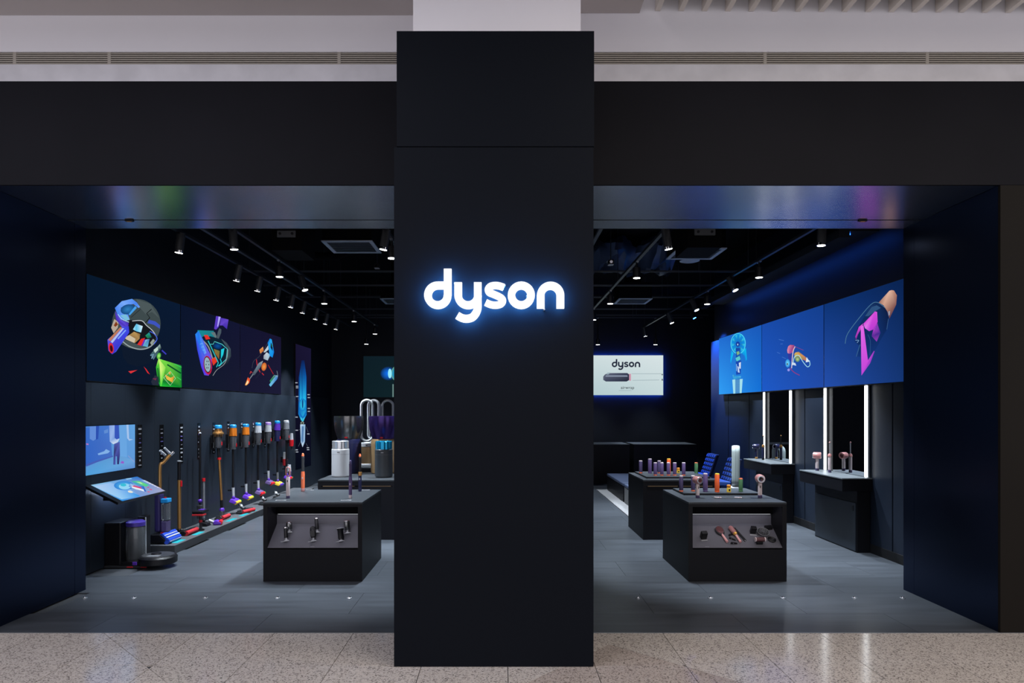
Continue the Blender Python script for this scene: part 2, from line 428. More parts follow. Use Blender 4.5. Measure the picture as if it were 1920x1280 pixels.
# concourse above the shop front
YW = 4.93
wc = struct('wall_concourse')
MB().box(-9, 9, YW, YW+.2, 4.245, 5.3).build('upper_wall', M_mwall, wc)
MB().box(-9, 9, YW+.05, YW+.2, 3.95, 4.25).build('recess_back', M_blk, wc)
setk(MB().box(-9, 9, YW-.01, YW+.045, 4.018, 4.148).build('trim_1', M_steel))
setk(MB().box(-9, 9, YW-.03, YW+.04, 3.992, 4.004).build('trim_2', mat('trim_pale', (.3, .29, .29), .5)))
gr = thing('linear_grille', 'long bronze slot grille running along the top of the shop front', 'grille', (0, YW, 4.15))
M_br = mat('grille_bronze', (.46, .42, .37), .4, .2)
for k in range(6): MB().box(-9, 9, .0, .045, .004+k*.0155, .0125+k*.0155).build('slat', M_br, gr)
for xx in (-3.6, -2.9, -1.2, 1.95, 3.15): MB().box(xx-.012, xx+.012, -.001, .03, .0, .094).build('joint_cover', M_br, gr)
setk(MB().box(-.565, .508, YP+.12, YW-.005, 3.962, 5.3).build('column', M_mwall))
cm = struct('ceiling_concourse')
MB().box(-9, -.57, -5, YW-.002, 4.515, 4.6).build('soffit_board', M_mceil, cm)
MB().box(.51, 1.02, -5, YW-.002, 4.53, 4.65).build('soffit_board', M_mceil, cm)
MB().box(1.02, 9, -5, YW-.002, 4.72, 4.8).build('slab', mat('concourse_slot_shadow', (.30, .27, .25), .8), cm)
MB().box(-.57, .51, -5, YP+.1, 4.515, 4.6).build('soffit_board', M_mceil, cm)
fin = MB().box(-.019, .019, -2.5, 0, 0, .17).build('slat', mat('concourse_slat_paint', (.78, .72, .66), .7), cm)
for k in range(20):
    loc = (1.155+k*.1725, YW-.004, 4.545-.0009*k)
    if k == 0: fin.location = loc
    else: share(fin, loc, cm)
# small studs for the shutter locks in the floor, sensors in the soffit
for k, px in enumerate((159, 251, 385, 520, 655, 1196, 1332, 1468, 1602, 1692)):
    q = PZ(px, 1121, 0)
    side = 'left of the pillar' if px < 900 else 'right of the pillar'
    kk = k if k < 5 else k-5
    t = thing('floor_stud', f'small steel stud in the grey floor, {ORD[kk]} from the left, {side}', 'floor stud', (q.x, q.y, 0), group='shutter studs across the entrance')
    MB().lathe([(.022, 0), (.022, .004), (.015, .007), (0, .007)]).build('collar', M_alu, t, True)
    MB().lathe([(.012, .005), (.010, .012), (0, .014)]).build('pin', M_chrome, t, True)
for px, lb in ((248, 'above the vacuum wall'), (1612, 'above the mirror wall')):
    q = P(px, 413, 5.72); 
    t = thing('ceiling_sensor', 'small dark brass plate under the metal soffit '+lb, 'sensor', (q.x, 5.677, 3.2145))
    MB().box(-.035, .035, -.012, .012, -.012, 0).build('housing', M_black, t)
    MB().box(-.02, .02, -.008, .008, -.016, -.012).build('lens', M_gold, t)
# ------------------------------------------------------------------ lettering and pictures
def wordmark_polys(dw=0):
    S = 6.0
    L = {}
    ring = lambda cx, cy, a0, a1: stroke(arc(cx, cy, 110.5, a0, a1, 28), 85-dw)
    R = lambda x0, y0, x1, y1: [Vector((x0, y0)), Vector((x1, y0)), Vector((x1, y1)), Vector((x0, y1))]
    d = ring(303, 497, 0, 270)+[R(303, 344+dw/2, 373+dw/2, 428-dw/2), R(372+dw/2, 200+dw/2, 458-dw/2, 498)]
    y_ = stroke([(533.5, 352+dw/2), (533.5, 497)]+arc(645, 497, 111.5, 180, 0, 24), 86-dw)+stroke([(754, 352+dw/2), (754, 560)]+catmull([(754, 560, 0), (753, 640, 0), (732, 700, 0), (690, 746, 0), (630, 761, 0), (575, 752, 0), (524, 724, 0)], 5), 86-dw)
    s_ = stroke(catmull([(1047, 408, 0), (1000, 392, 0), (950, 386, 0), (898, 397, 0), (870, 431, 0), (884, 464, 0), (930, 484, 0), (985, 508, 0), (1026, 534, 0), (1037, 565, 0), (1010, 597, 0), (955, 608, 0), (900, 601, 0), (843, 577, 0)], 5), 76-dw)
    o_ = ring(1245, 497, 0, 360)
    n_ = stroke([(1464, 645-dw/2), (1464, 500)]+arc(1575, 500, 111, 180, 360, 24)+[(1686, 500), (1686, 645-dw/2)], 86-dw)
    return [('d', d), ('y', y_), ('s', s_), ('o', o_), ('n', n_)]
WM = wordmark_polys(); WH = dict(wordmark_polys(34))
sign = thing('storefront_sign', 'large glowing white five-letter wordmark on the black pillar', 'sign', (0, YP, 2.1))
M_sign = glow('sign_face_white', (1, 1, 1), 1.25)
M_halo = glow('sign_halo_blue', (.08, .38, 1), 100)
for ch, polys in WM:
    b = MB(); h = MB()
    for q in polys:
        pts = [P(770+p.x/6, 470+p.y/6, YP-.09)-Vector((0, YP, 2.1)) for p in q]
        b.prism(pts, (0, .03, 0))
    for q in WH[ch]:
        h.prism([P(770+p.x/6, 470+p.y/6, YP-.09)-Vector((0, YP, 2.1))+Vector((0, .0305, 0)) for p in q], (0, .008, 0))
    lo = b.build('letter', M_sign, sign)
    h.build('halo_light', M_halo, lo)
    cxx = sum(v[0] for v in b.v)/len(b.v); czz = sum(v[2] for v in b.v)/len(b.v)
    MB().cyl((b.v[0][0], -.05, b.v[0][2]), (b.v[0][0], -.001, b.v[0][2]), .006, n=8).build('standoff', M_alu, lo)

class Ink:
    def __init__(s, fn, xf=lambda x, y: (x, y)): s.v = []; s.f = []; s.c = []; s.k = 0; s.fn = fn; s.xf = xf
    def poly(s, pts, col):
        s.k += 1; e = .0005*s.k; i0 = len(s.v)
        for j, p in enumerate(pts):
            x, y = s.xf(p[0], p[1]); s.v.append(tuple(s.fn(x, y, e)))
            c = col[j % len(col)] if isinstance(col, list) else col
            s.c.append(srgb(*c))
        s.f.append(tuple(range(i0, len(s.v)))); return s
    def line(s, path, wd, col, sm=True):
        pth = [(p.x, p.y) for p in catmull([(a, b, 0) for a, b in path], 5)] if sm and len(path) > 2 else path
        s.k += 1; e = .0005*s.k
        for q in stroke(pth, wd):
            i0 = len(s.v)
            for p in q:
                x, y = s.xf(p.x, p.y); s.v.append(tuple(s.fn(x, y, e))); s.c.append(srgb(*col))
            s.f.append((i0, i0+1, i0+2, i0+3))
        return s
    def ell(s, cx, cy, rx, ry, col, rot=0, n=24, edge=None):
        pts = []
        for i in range(n):
            t = 2*PI*i/n; a, b = rx*math.cos(t), ry*math.sin(t); r = math.radians(rot)
            pts.append((cx+a*math.cos(r)-b*math.sin(r), cy+a*math.sin(r)+b*math.cos(r)))
        if edge is None: return s.poly(pts, col)
        s.k += 1; e = .0005*s.k; i0 = len(s.v)
        for p, c in [((cx, cy), col)]+[(p, edge) for p in pts]:
            x, y = s.xf(*p); s.v.append(tuple(s.fn(x, y, e))); s.c.append(srgb(*c))
        for i in range(n): s.f.append((i0, i0+1+i, i0+1+(i+1) % n))
        return s
    def grad(s, quad, cols, n=8):           # bilinear background in 3-D corner points, tl tr br bl
        i0 = len(s.v); q = [Vector(p) for p in quad]; cs = [Vector(srgb(*c)[:3]) for c in cols]
        for j in range(n+1):
            for i in range(n+1):
                u, v = i/n, j/n
                s.v.append(tuple((q[0]*(1-u)+q[1]*u)*(1-v)+(q[3]*(1-u)+q[2]*u)*v))
                c = (cs[0]*(1-u)+cs[1]*u)*(1-v)+(cs[3]*(1-u)+cs[2]*u)*v; s.c.append((*c, 1))
        for j in range(n):
            for i in range(n):
                a = i0+j*(n+1)+i; s.f.append((a, a+1, a+n+2, a+n+1))
        return s
    def build(s, parent, name='picture', origin=None):
        o0 = Vector(origin) if origin is not None else Vector((0, 0, 0))
        me = bpy.data.meshes.new(name); me.from_pydata([tuple(Vector(p)-o0) for p in s.v], [], s.f)
        at = me.color_attributes.new('ink', 'FLOAT_COLOR', 'POINT')
        for i, c in enumerate(s.c): at.data[i].color = c
        me.materials.append(M_print)
        o = bpy.data.objects.new(name, me); C.objects.link(o); o.parent = parent
        return o
def crop(ox, oy, k): return lambda x, y: (ox+x/k, oy+y/k)
ZT, ZB = 2.93, 1.877
# --- left wall, three screens
def lmap(px, py, e): return PX(px, py, XL+.001)+Vector((e, 0, 0))
def wall_screen(label, X, y0, y1, z0, z1, sgn, cols, name='wall_screen', depth=.03):
    t = thing(name, label, 'screen', (X, (y0+y1)/2, z0))
    o = Vector((X, (y0+y1)/2, z0))
    MB().box(*sorted((-.0, -sgn*depth)), -(y1-y0)/2+.003, (y1-y0)/2-.003, 0, z1-z0).build('housing', M_black, t)
    ink = Ink(lmap)
    g = .008
    a, b = (y0+g, y1-g)
    near_left = sgn > 0           # on the left wall the near end is at the picture's left
    ca, cb = (a, b) if near_left else (b, a)
    ink.grad([(X+sgn*.001, ca, z1-g), (X+sgn*.001, cb, z1-g), (X+sgn*.001, cb, z0+g), (X+sgn*.001, ca, z0+g)], cols)
    return t, ink, o
d1, d2, d3 = 8.37, 10.28, 12.2
t, k, o = wall_screen('wall screen showing a cut-open robot vacuum with a green light fan', XL, 6.47, d1, ZB, ZT, 1, [(7, 24, 44), (10, 26, 50), (15, 24, 44), (9, 24, 46)])
k.xf = crop(190, 540, 6.7375)
k.poly([(250, 640), (700, 680), (690, 860), (600, 950), (450, 990), (330, 950), (270, 860)], (15, 26, 44))
k.ell(440, 452, 308, 316, (62, 74, 76), n=40)
k.poly([(440, 140), (620, 200), (730, 380), (640, 300), (560, 330), (480, 240)], (76, 88, 90))
k.poly([(600, 400), (680, 420), (738, 468), (736, 512), (660, 462), (580, 442)], (62, 84, 190))
k.poly([(350, 400), (500, 410), (620, 520), (690, 620), (640, 720), (560, 745), (430, 700), (270, 640), (330, 500)], (22, 24, 30))
k.poly([(270, 640), (430, 700), (560, 745), (650, 715), (560, 770), (460, 772), (360, 735)], (70, 82, 84))
k.line([(255, 665), (350, 735), (480, 772), (600, 748), (690, 665)], 14, (152, 164, 165))
k.line([(630, 265), (568, 320), (608, 372), (538, 455)], 10, (12, 16, 20), False)
k.line([(490, 265), (370, 370)], 7, (30, 38, 42), False)
k.poly([(118, 500), (158, 390), (212, 430), (202, 500), (150, 570)], (182, 166, 150))
k.poly([(150, 470), (180, 420), (205, 460), (170, 490)], (130, 60, 30))
k.poly([(165, 290), (240, 400), (340, 440), (330, 500), (250, 490), (180, 400)], [(80, 60, 200), (100, 80, 220), (70, 40, 170)])
k.poly([(163, 250), (250, 165), (380, 135), (440, 180), (482, 240), (460, 250), (400, 202), (300, 212), (236, 250), (330, 330), (352, 400), (240, 400), (195, 330)], [(70, 130, 240), (120, 170, 250), (90, 150, 240)])
k.ell(325, 268, 92, 62, (48, 128, 190), -15, edge=(20, 70, 130))
k.poly([(335, 330), (420, 225), (440, 250), (350, 345)], (70, 160, 235))
k.line([(200, 330), (250, 390), (340, 430)], 9, (180, 215, 250))
k.poly([(225, 345), (300, 330), (350, 400), (300, 410)], (120, 190, 220))
k.line([(380, 415), (500, 412), (560, 470), (640, 540), (690, 620)], 8, (205, 210, 215))
k.line([(600, 545), (660, 580), (694, 640), (655, 706)], 10, (70, 100, 225))
k.poly([(388, 520), (430, 450), (512, 480), (490, 560), (430, 545)], [(170, 230, 250), (90, 190, 230), (220, 240, 250)])
k.poly([(340, 592), (400, 550), (480, 578), (470, 640), (412, 692), (330, 640)], [(165, 130, 80), (190, 150, 90), (120, 90, 50)])
k.poly([(275, 628), (340, 592), (420, 640), (402, 692), (310, 652)], (205, 190, 165))
k.poly([(440, 712), (490, 640), (540, 628), (490, 727)], (226, 42, 42))
k.poly([(492, 727), (525, 650), (545, 650), (515, 732)], (100, 50, 190))
k.poly([(510, 730), (546, 650), (596, 640), (572, 745)], [(100, 175, 205), (150, 200, 220), (60, 120, 180)])
k.poly([(540, 600), (590, 558), (622, 620), (570, 632)], [(30, 145, 85), (40, 160, 170), (20, 90, 90)])
k.poly([(600, 690), (640, 640), (660, 660), (620, 720)], (150, 160, 150))
k.poly([(60, 652), (240, 492), (330, 480), (336, 560), (170, 802), (120, 836), (72, 790)], [(90, 80, 220), (70, 80, 230), (60, 60, 210), (60, 70, 225), (70, 90, 230), (60, 50, 200), (90, 60, 200)])
k.poly([(68, 652), (222, 492), (246, 500), (98, 672)], (192, 125, 95))
k.poly([(100, 676), (248, 505), (270, 508), (122, 694)], (178, 195, 238))
k.line([(190, 640), (290, 530)], 16, (130, 170, 250), False)
k.ell(104, 757, 33, 66, (212, 40, 52), -8); k.ell(106, 762, 18, 42, (55, 12, 22), -8)
k.poly([(598, 840), (722, 706), (738, 760), (642, 905)], [(60, 100, 110), (160, 190, 185), (40, 60, 60), (90, 120, 140)])
k.poly([(640, 780), (690, 740), (700, 780), (660, 820)], (190, 215, 205))
k.line([(600, 850), (640, 830), (615, 890)], 8, (150, 190, 220), False)
k.line([(745, 785), (800, 835)], 16, (62, 62, 190), False)
k.poly([(318, 1050), (432, 1034), (350, 1078)], (225, 52, 58)); k.poly([(513, 990), (545, 1020), (592, 1088), (562, 1072)], (222, 44, 50))
k.ell(705, 855, 26, 42, (170, 250, 120), 15, edge=(40, 150, 40))
k.poly([(700, 888), (760, 908), (990, 978), (995, 1255), (720, 1240), (686, 1150), (668, 1000)], [(190, 250, 110), (120, 220, 70), (20, 150, 60), (10, 130, 45), (40, 200, 60), (15, 120, 45), (50, 190, 50)])
k.poly([(705, 895), (790, 1000), (740, 1240), (725, 1235), (720, 1050)], [(220, 250, 130), (140, 220, 80), (60, 190, 60), (90, 220, 70)])
k.line([(810, 965), (985, 1075)], 18, (8, 80, 40), False); k.line([(690, 1010), (705, 1190)], 12, (8, 90, 40), False)
k.line([(900, 960), (990, 1000)], 8, (60, 210, 90), False); k.line([(930, 1120), (985, 1160)], 10, (70, 200, 90), False)
k.poly([(778, 1090), (850, 1132), (902, 1108), (872, 1192), (800, 1150)], [(225, 165, 50), (240, 190, 80), (200, 130, 40)])
k.ell(838, 1072, 14, 18, (220, 170, 70))
k.line([(762, 1132), (846, 1048), (912, 1140), (846, 1228), (762, 1132)], 5, (190, 240, 190), False)
k.poly([(600, 1180), (650, 1100), (690, 1120), (700, 1225), (620, 1225)], (38, 44, 60)); k.poly([(615, 1140), (670, 1135), (660, 1165)], (110, 45, 75))
k.build(t, origin=o)
t, k, o = wall_screen('wall screen showing a cutaway purple roller cleaner head', XL, d1, d2, ZB, ZT, 1, [(10, 20, 44), (20, 22, 50), (24, 26, 48), (16, 26, 44)])
k.xf = crop(340, 580, 8)
k.poly([(600, 440), (680, 500), (738, 590), (746, 700), (695, 810), (600, 870), (660, 750), (690, 600), (640, 540)], [(70, 85, 92), (60, 75, 84), (70, 85, 95), (45, 58, 68), (24, 34, 46), (20, 28, 44)])
k.poly([(545, 340), (570, 280), (600, 300), (596, 350), (560, 440), (525, 430)], (72, 86, 96))
k.poly([(520, 98), (590, 110), (562, 260), (520, 302), (490, 290)], [(95, 60, 205), (90, 60, 190), (70, 50, 180)])
k.poly([(556, 105), (588, 112), (552, 250), (535, 262)], (178, 170, 246))
k.poly([(590, 125), (705, 150), (682, 296), (620, 240), (574, 240)], [(75, 50, 180), (100, 70, 200), (60, 42, 160)])
k.poly([(240, 310), (480, 320), (522, 442), (420, 420), (330, 400), (280, 440), (236, 400)], [(20, 140, 150), (30, 125, 135), (25, 100, 115)])
k.poly([(440, 345), (500, 340), (524, 400), (515, 440)], (100, 118, 122))
k.poly([(280, 440), (430, 400), (600, 450), (690, 590), (650, 760), (540, 862), (440, 800), (400, 640)], (14, 34, 50))
k.ell(540, 548, 66, 45, (10, 78, 150), 10, edge=(8, 40, 90))
k.poly([(480, 590), (570, 622), (560, 745), (500, 660)], [(135, 115, 60), (100, 120, 60), (150, 90, 40)])
k.poly([(590, 600), (642, 578), (622, 680), (588, 745)], (32, 205, 222))
k.line([(300, 450), (400, 560), (470, 760)], 16, (150, 150, 150)); k.line([(395, 470), (520, 735), (548, 800), (520, 865)], 13, (45, 195, 200), False)
k.line([(430, 520), (470, 520), (490, 480), (600, 520), (682, 592), (672, 740), (560, 850)], 9, (90, 215, 215), False)
k.line([(575, 740), (590, 800), (545, 850)], 12, (30, 200, 215))
k.poly([(330, 383), (385, 383), (426, 440), (360, 452)], (226, 50, 42)); k.poly([(440, 745), (500, 708), (527, 780), (470, 842)], [(225, 60, 40), (190, 90, 50), (235, 50, 40)])
k.poly([(198, 372), (248, 318), (330, 480), (440, 700), (452, 880), (400, 992), (335, 984), (288, 860), (228, 600)], [(50, 120, 235), (40, 130, 240), (80, 70, 235), (110, 70, 225), (90, 60, 220), (120, 60, 210), (80, 70, 230), (70, 60, 230), (60, 60, 225)])
k.poly([(200, 375), (245, 325), (300, 460), (362, 640), (330, 700), (270, 560)], [(40, 140, 240), (30, 120, 235), (60, 80, 235), (110, 170, 250), (60, 70, 230), (40, 110, 240)])
for j in range(5): k.line([(268+j*20, 520+j*46), (310+j*18, 505+j*48)], 9, (120, 170, 250), False)
k.ell(382, 835, 62, 142, (190, 30, 70), -6); k.ell(376, 828, 52, 122, (28, 26, 40), -6); k.ell(376, 826, 45, 110, (150, 176, 186), -6)
for q in range(6): k.ell(376+22*math.cos(q*1.05), 826+56*math.sin(q*1.05), 6, 12, (50, 60, 72))
k.line([(455, 992), (515, 905), (620, 825), (668, 720), (682, 600)], 8, (150, 152, 156))
k.build(t, origin=o)
t, k, o = wall_screen('wall screen showing an exploded cordless vacuum with glowing orange parts', XL, d2, d3, ZB, ZT, 1, [(18, 20, 46), (24, 20, 48), (28, 28, 54), (24, 24, 50)])
k.xf = crop(340, 580, 8)
k.line([(1060, 880), (1085, 775), (1180, 690), (1290, 510)], 6, (62, 66, 80)); k.line([(1110, 1040), (1200, 930), (1330, 720)], 5, (40, 42, 60))
k.line([(1300, 830), (1380, 970)], 10, (160, 34, 44), False); k.line([(1125, 750), (1140, 850), (1180, 942)], 12, (190, 44, 54))
k.line([(1028, 965), (1040, 930), (1060, 950)], 10, (200, 60, 60)); k.line([(1205, 950), (1235, 985)], 12, (190, 44, 54), False)
k.poly([(1050, 985), (1155, 805), (1222, 768), (1195, 850), (1095, 985)], [(70, 82, 95), (120, 140, 155), (160, 176, 186), (90, 105, 118)])
k.poly([(1168, 605), (1222, 558), (1232, 620), (1180, 662)], [(225, 140, 70), (245, 175, 110), (190, 100, 50)])
k.ell(1236, 858, 38, 62, (240, 160, 80), 10, edge=(200, 90, 40))
k.poly([(1228, 640), (1298, 538), (1304, 600), (1250, 645)], (190, 206, 216)); k.poly([(1230, 690), (1275, 640), (1332, 680), (1290, 765), (1228, 740)], [(150, 160, 172), (205, 212, 220), (120, 190, 220), (170, 190, 205)])
k.poly([(1322, 436), (1350, 448), (1386, 640), (1362, 722), (1318, 690), (1302, 560), (1288, 500)], [(20, 140, 235), (40, 170, 240), (10, 110, 210), (15, 140, 230)])
k.poly([(1336, 490), (1362, 540), (1364, 625), (1332, 570)], (14, 24, 60)); k.line([(1350, 520), (1358, 560)], 8, (60, 150, 70), False)
k.line([(1010, 1050), (1070, 970)], 14, (120, 130, 140), False)
k.poly([(946, 1135), (992, 1014), (1024, 1052), (1010, 1104), (970, 1138)], [(250, 170, 90), (240, 70, 40), (220, 60, 40), (240, 90, 40)]); k.poly([(958, 1122), (990, 1058), (1002, 1090), (975, 1125)], (255, 232, 175))
k.poly([(1308, 1130), (1402, 985), (1442, 990), (1432, 1042), (1332, 1158)], [(90, 190, 225), (110, 160, 190), (150, 190, 205), (40, 110, 200), (110, 190, 235)])
k.poly([(1316, 1072), (1388, 978), (1402, 1000), (1332, 1092)], [(50, 150, 100), (120, 170, 160), (40, 90, 80)]); k.line([(1425, 920), (1438, 990)], 8, (110, 125, 140), False)
k.build(t, origin=o)
# --- portrait screen further along the left wall
t, k, o = wall_screen('tall portrait screen with blue airflow above a pale blade, left wall', XL, 13.05, 14.12, .42, 2.9, 1, [(24, 20, 48), (26, 22, 52), (8, 12, 26), (6, 10, 22)], name='portrait_screen')
k.xf = crop(540, 640, 5.82)
k.poly([(118, 395), (148, 205), (178, 205), (202, 390), (202, 800), (170, 862), (142, 862), (112, 790)], [(8, 70, 150), (14, 30, 80), (14, 30, 80), (10, 80, 165), (20, 120, 200), (40, 170, 220), (40, 170, 220), (20, 110, 190)])
for xx, wd in ((136, 7), (152, 5), (170, 8), (186, 7)): k.poly([(xx-wd, 640), (xx, 290), (xx+wd, 640)], [(40, 190, 240), (14, 80, 160), (40, 190, 240)])
k.ell(158, 690, 38, 70, (60, 215, 240), edge=(16, 120, 200)); k.ell(158, 680, 8, 48, (14, 60, 130))
k.line([(120, 770), (158, 830), (196, 770)], 16, (20, 110, 190)); k.line([(140, 830), (158, 870), (175, 830)], 10, (70, 200, 225)); k.ell(153, 890, 20, 18, (130, 140, 130)); k.ell(153, 890, 10, 9, (30, 40, 40))
k.poly([(130, 905), (186, 905), (182, 1092), (156, 1152), (134, 1092)], [(190, 215, 240), (140, 180, 215), (100, 150, 200), (200, 220, 240), (110, 150, 195)]); k.poly([(146, 925), (168, 925), (166, 1085), (156, 1110), (148, 1085)], (84, 124, 170))
for a, b in ((88, 450), (95, 488), (95, 505), (95, 600), (220, 580), (222, 612), (222, 730), (222, 762), (88, 825), (90, 968), (215, 1008), (88, 1182), (92, 1205), (210, 1158), (212, 1180)):
    k.poly([(a-13, b-5), (a+13, b-5), (a+13, b+5), (a-13, b+5)], (165, 172, 185))
for a in ([(100, 620), (122, 660)], [(105, 1145), (128, 1095)], [(190, 930), (212, 990)], [(188, 1110), (206, 1145)], [(108, 966), (130, 955)]): k.line(a, 3, (90, 98, 112), False)
k.build(t, origin=o)
# --- video screen on the left wall
t, k, o = wall_screen('bright blue video screen at the near end of the left wall, above a tilted touchscreen', XL, 6.2, 7.34, .955, 1.447, 1, [(60, 110, 190), (100, 165, 225), (95, 150, 215), (80, 150, 215)], name='video_screen')
k.xf = crop(150, 785, 7.76)
k.poly([(80, 130), (430, 95), (470, 545), (80, 690)], [(55, 105, 195), (70, 120, 205), (70, 110, 195), (50, 100, 195)])
k.poly([(80, 690), (470, 548), (560, 530), (785, 600), (785, 715), (80, 828)], [(90, 150, 215), (95, 155, 210), (100, 160, 215), (110, 165, 220), (95, 140, 205), (80, 160, 220)])
k.poly([(140, 110), (230, 105), (235, 290), (190, 320), (140, 290)], (98, 140, 215)); k.poly([(230, 105), (275, 102), (262, 290), (228, 305)], (45, 80, 175))
k.poly([(420, 95), (500, 92), (500, 280), (540, 290), (572, 290), (545, 340), (480, 368), (430, 330)], [(130, 160, 225), (150, 180, 235), (120, 155, 220), (160, 190, 235), (190, 210, 240), (205, 220, 240), (215, 228, 240), (150, 180, 230)])
k.poly([(500, 92), (560, 90), (570, 280), (530, 300), (500, 275)], (55, 85, 185))
k.poly([(570, 90), (670, 86), (680, 560), (575, 540)], (105, 165, 225)); k.poly([(670, 86), (700, 84), (710, 290), (770, 300), (710, 318), (680, 280)], (165, 195, 235))
k.poly([(490, 368), (572, 330), (575, 520), (560, 660), (535, 660), (530, 545), (512, 545), (512, 665), (478, 665), (485, 500)], [(75, 85, 165), (85, 95, 180), (70, 70, 150), (40, 40, 90), (40, 40, 90), (60, 70, 150)])
k.poly([(580, 645), (600, 612), (632, 620), (632, 650)], (150, 90, 200)); k.poly([(250, 505), (345, 470), (370, 440), (430, 470), (400, 500), (260, 528)], (130, 175, 230)); k.poly([(340, 170), (400, 145), (400, 200), (345, 215)], (95, 140, 210))
k.poly([(80, 355), (115, 360), (112, 382), (80, 375)], (180, 120, 190)); k.line([(690, 535), (785, 630)], 10, (140, 155, 205), False)
k.poly([(80, 660), (250, 600), (470, 535), (470, 552), (240, 630), (80, 695)], (70, 95, 180))
k.build(t, origin=o)
# --- tilted touchscreen bracketed off the wall
t = thing('tilted_touchscreen', 'touchscreen tilted out from the left wall showing a bright blue picture', 'touchscreen', (XL, 6.8, .7))
ts_o = Vector((XL, 6.8, .7))
A, B_, Cc, D = [Vector(p)-ts_o for p in ((XL, 6.45, .866), (XL, 7.38, .866), (-3.705, 7.38, .700), (-3.705, 6.45, .700))]
nrm = (B_-A).cross(D-A).normalized(); nrm = nrm if nrm.z > 0 else -nrm
MB().hexa([A-nrm*.022, D-nrm*.022, Cc-nrm*.022, B_-nrm*.022, A, D, Cc, B_]).build('housing', M_black, t)
MB().hexa([Vector((.03, -.3, .10)), Vector((.12, -.3, .06)), Vector((.12, .4, .06)), Vector((.03, .4, .10)), Vector((0, -.3, .143)), Vector((.12, -.3, .083)), Vector((.12, .4, .083)), Vector((0, .4, .143))]).build('bracket', M_dgrey, t)
def tsm(u, v, e):      # u along the wall away from the entrance, v out from the wall
    return (A+(B_-A)*u+(D-A)*v)+nrm*(e+.0006)
k = Ink(tsm)
k.v = []; k.grad([tsm(.09, .02, 0), tsm(.985, .02, 0), tsm(.985, .97, 0), tsm(.09, .97, 0)], [(150, 205, 240), (20, 110, 200), (170, 170, 200), (30, 140, 225)])
k.k = 1
k.poly([(.10, .1), (.4, .08), (.5, .5), (.45, .95), (.12, .9)], [(175, 205, 240), (150, 190, 240), (190, 220, 245), (40, 150, 230), (150, 205, 245)])
k.ell(.52, .33, .17, .24, (90, 190, 235), 30, edge=(50, 130, 215)); k.ell(.50, .38, .10, .16, (150, 215, 245), 30); k.ell(.52, .3, .05, .08, (60, 190, 215), 30)
k.poly([(.55, .42), (.66, .3), (.78, .55), (.66, .82), (.57, .62)], [(30, 110, 210), (150, 190, 230), (30, 100, 200), (20, 90, 200), (210, 225, 240)])
k.poly([(.6, .45), (.66, .42), (.71, .58), (.66, .66)], (215, 70, 120)); k.poly([(.56, .5), (.6, .45), (.68, .7), (.63, .8)], (235, 240, 248))
k.poly([(.74, .2), (.86, .26), (.9, .55), (.8, .6), (.72, .4)], [(60, 190, 150), (120, 220, 120), (50, 200, 180), (90, 210, 120), (30, 150, 210)])
k.poly([(.78, .3), (.84, .36), (.82, .46)], (200, 240, 190)); k.ell(.42, .68, .035, .06, (235, 230, 215)); k.ell(.68, .86, .02, .03, (220, 90, 130)); k.ell(.78, .78, .02, .04, (220, 80, 120)); k.ell(.8, .66, .015, .03, (210, 80, 110))
k.poly([(.9, .25), (.97, .3), (.975, .85), (.93, .8)], [(90, 170, 230), (190, 210, 235), (225, 200, 215), (110, 150, 220)])
for j in range(6): k.poly([(.93, .3+j*.09), (.96, .31+j*.09), (.96, .34+j*.09), (.93, .33+j*.09)], (235, 240, 248))
k.poly([(.7, .06), (.8, .08), (.8, .13), (.7, .11)], (160, 215, 245))
k.build(t)
MB().box(.104, .109, -.13, .43, -.01, .062).build('led_shield', M_black, t); MB().box(.045, .1035, -.13, -.125, -.01, .062).build('led_shield', M_black, t)
MB().box(.05, .10, -.12, .42, .048, .058).build('led_strip', glow('console_led', (.5, .66, 1), 26), t)

# --- right wall, three screens
XS = 4.055
def rmap(px, py, e): return PX(px, py, XS-.001)-Vector((e, 0, 0))
rd = [F*XS/(1697-VX), F*XS/(1545-VX), F*XS/(1428.5-VX), F*XS/(1348-VX)]
t, k, o = wall_screen('wall screen showing a dark nozzle with a magenta beam and peach handle', XS, rd[0], rd[1], ZB, ZT, -1, [(14, 52, 118), (10, 34, 78), (20, 52, 112), (36, 78, 170)], depth=.085)
k.fn = rmap; k.xf = crop(1560, 530, 6.4)
k.poly([(500, 235), (560, 235), (650, 310), (682, 430), (660, 560), (580, 690), (530, 790), (440, 900), (300, 885), (332, 760), (270, 700), (300, 560), (380, 420), (440, 300)], [(16, 38, 84), (18, 42, 86), (14, 26, 60), (12, 30, 70), (14, 40, 92), (16, 46, 104), (18, 50, 112), (20, 54, 120), (20, 54, 120), (16, 44, 100), (18, 50, 112), (14, 40, 92), (16, 44, 96), (24, 56, 106)])
k.poly([(562, 236), (690, 95), (716, 88), (745, 92), (780, 150), (772, 260), (690, 432), (668, 350), (620, 270)], [(150, 104, 92), (225, 180, 158), (215, 168, 146), (190, 140, 120), (165, 112, 98), (130, 86, 84), (90, 60, 76), (150, 104, 92), (205, 158, 138)])
k.poly([(676, 345), (700, 335), (695, 385), (680, 395)], (150, 150, 165))
k.line([(160, 730), (190, 610), (330, 420), (470, 260), (550, 236), (640, 300)], 8, (72, 116, 150)); k.line([(680, 430), (660, 560)], 6, (56, 92, 140), False)
k.poly([(480, 290), (540, 270), (590, 300), (540, 330), (440, 400), (400, 400)], (46, 82, 126))
k.poly([(545, 480), (585, 600), (540, 706), (480, 640), (500, 560)], [(150, 60, 190), (60, 44, 140), (150, 60, 180), (90, 40, 150), (170, 60, 200)])
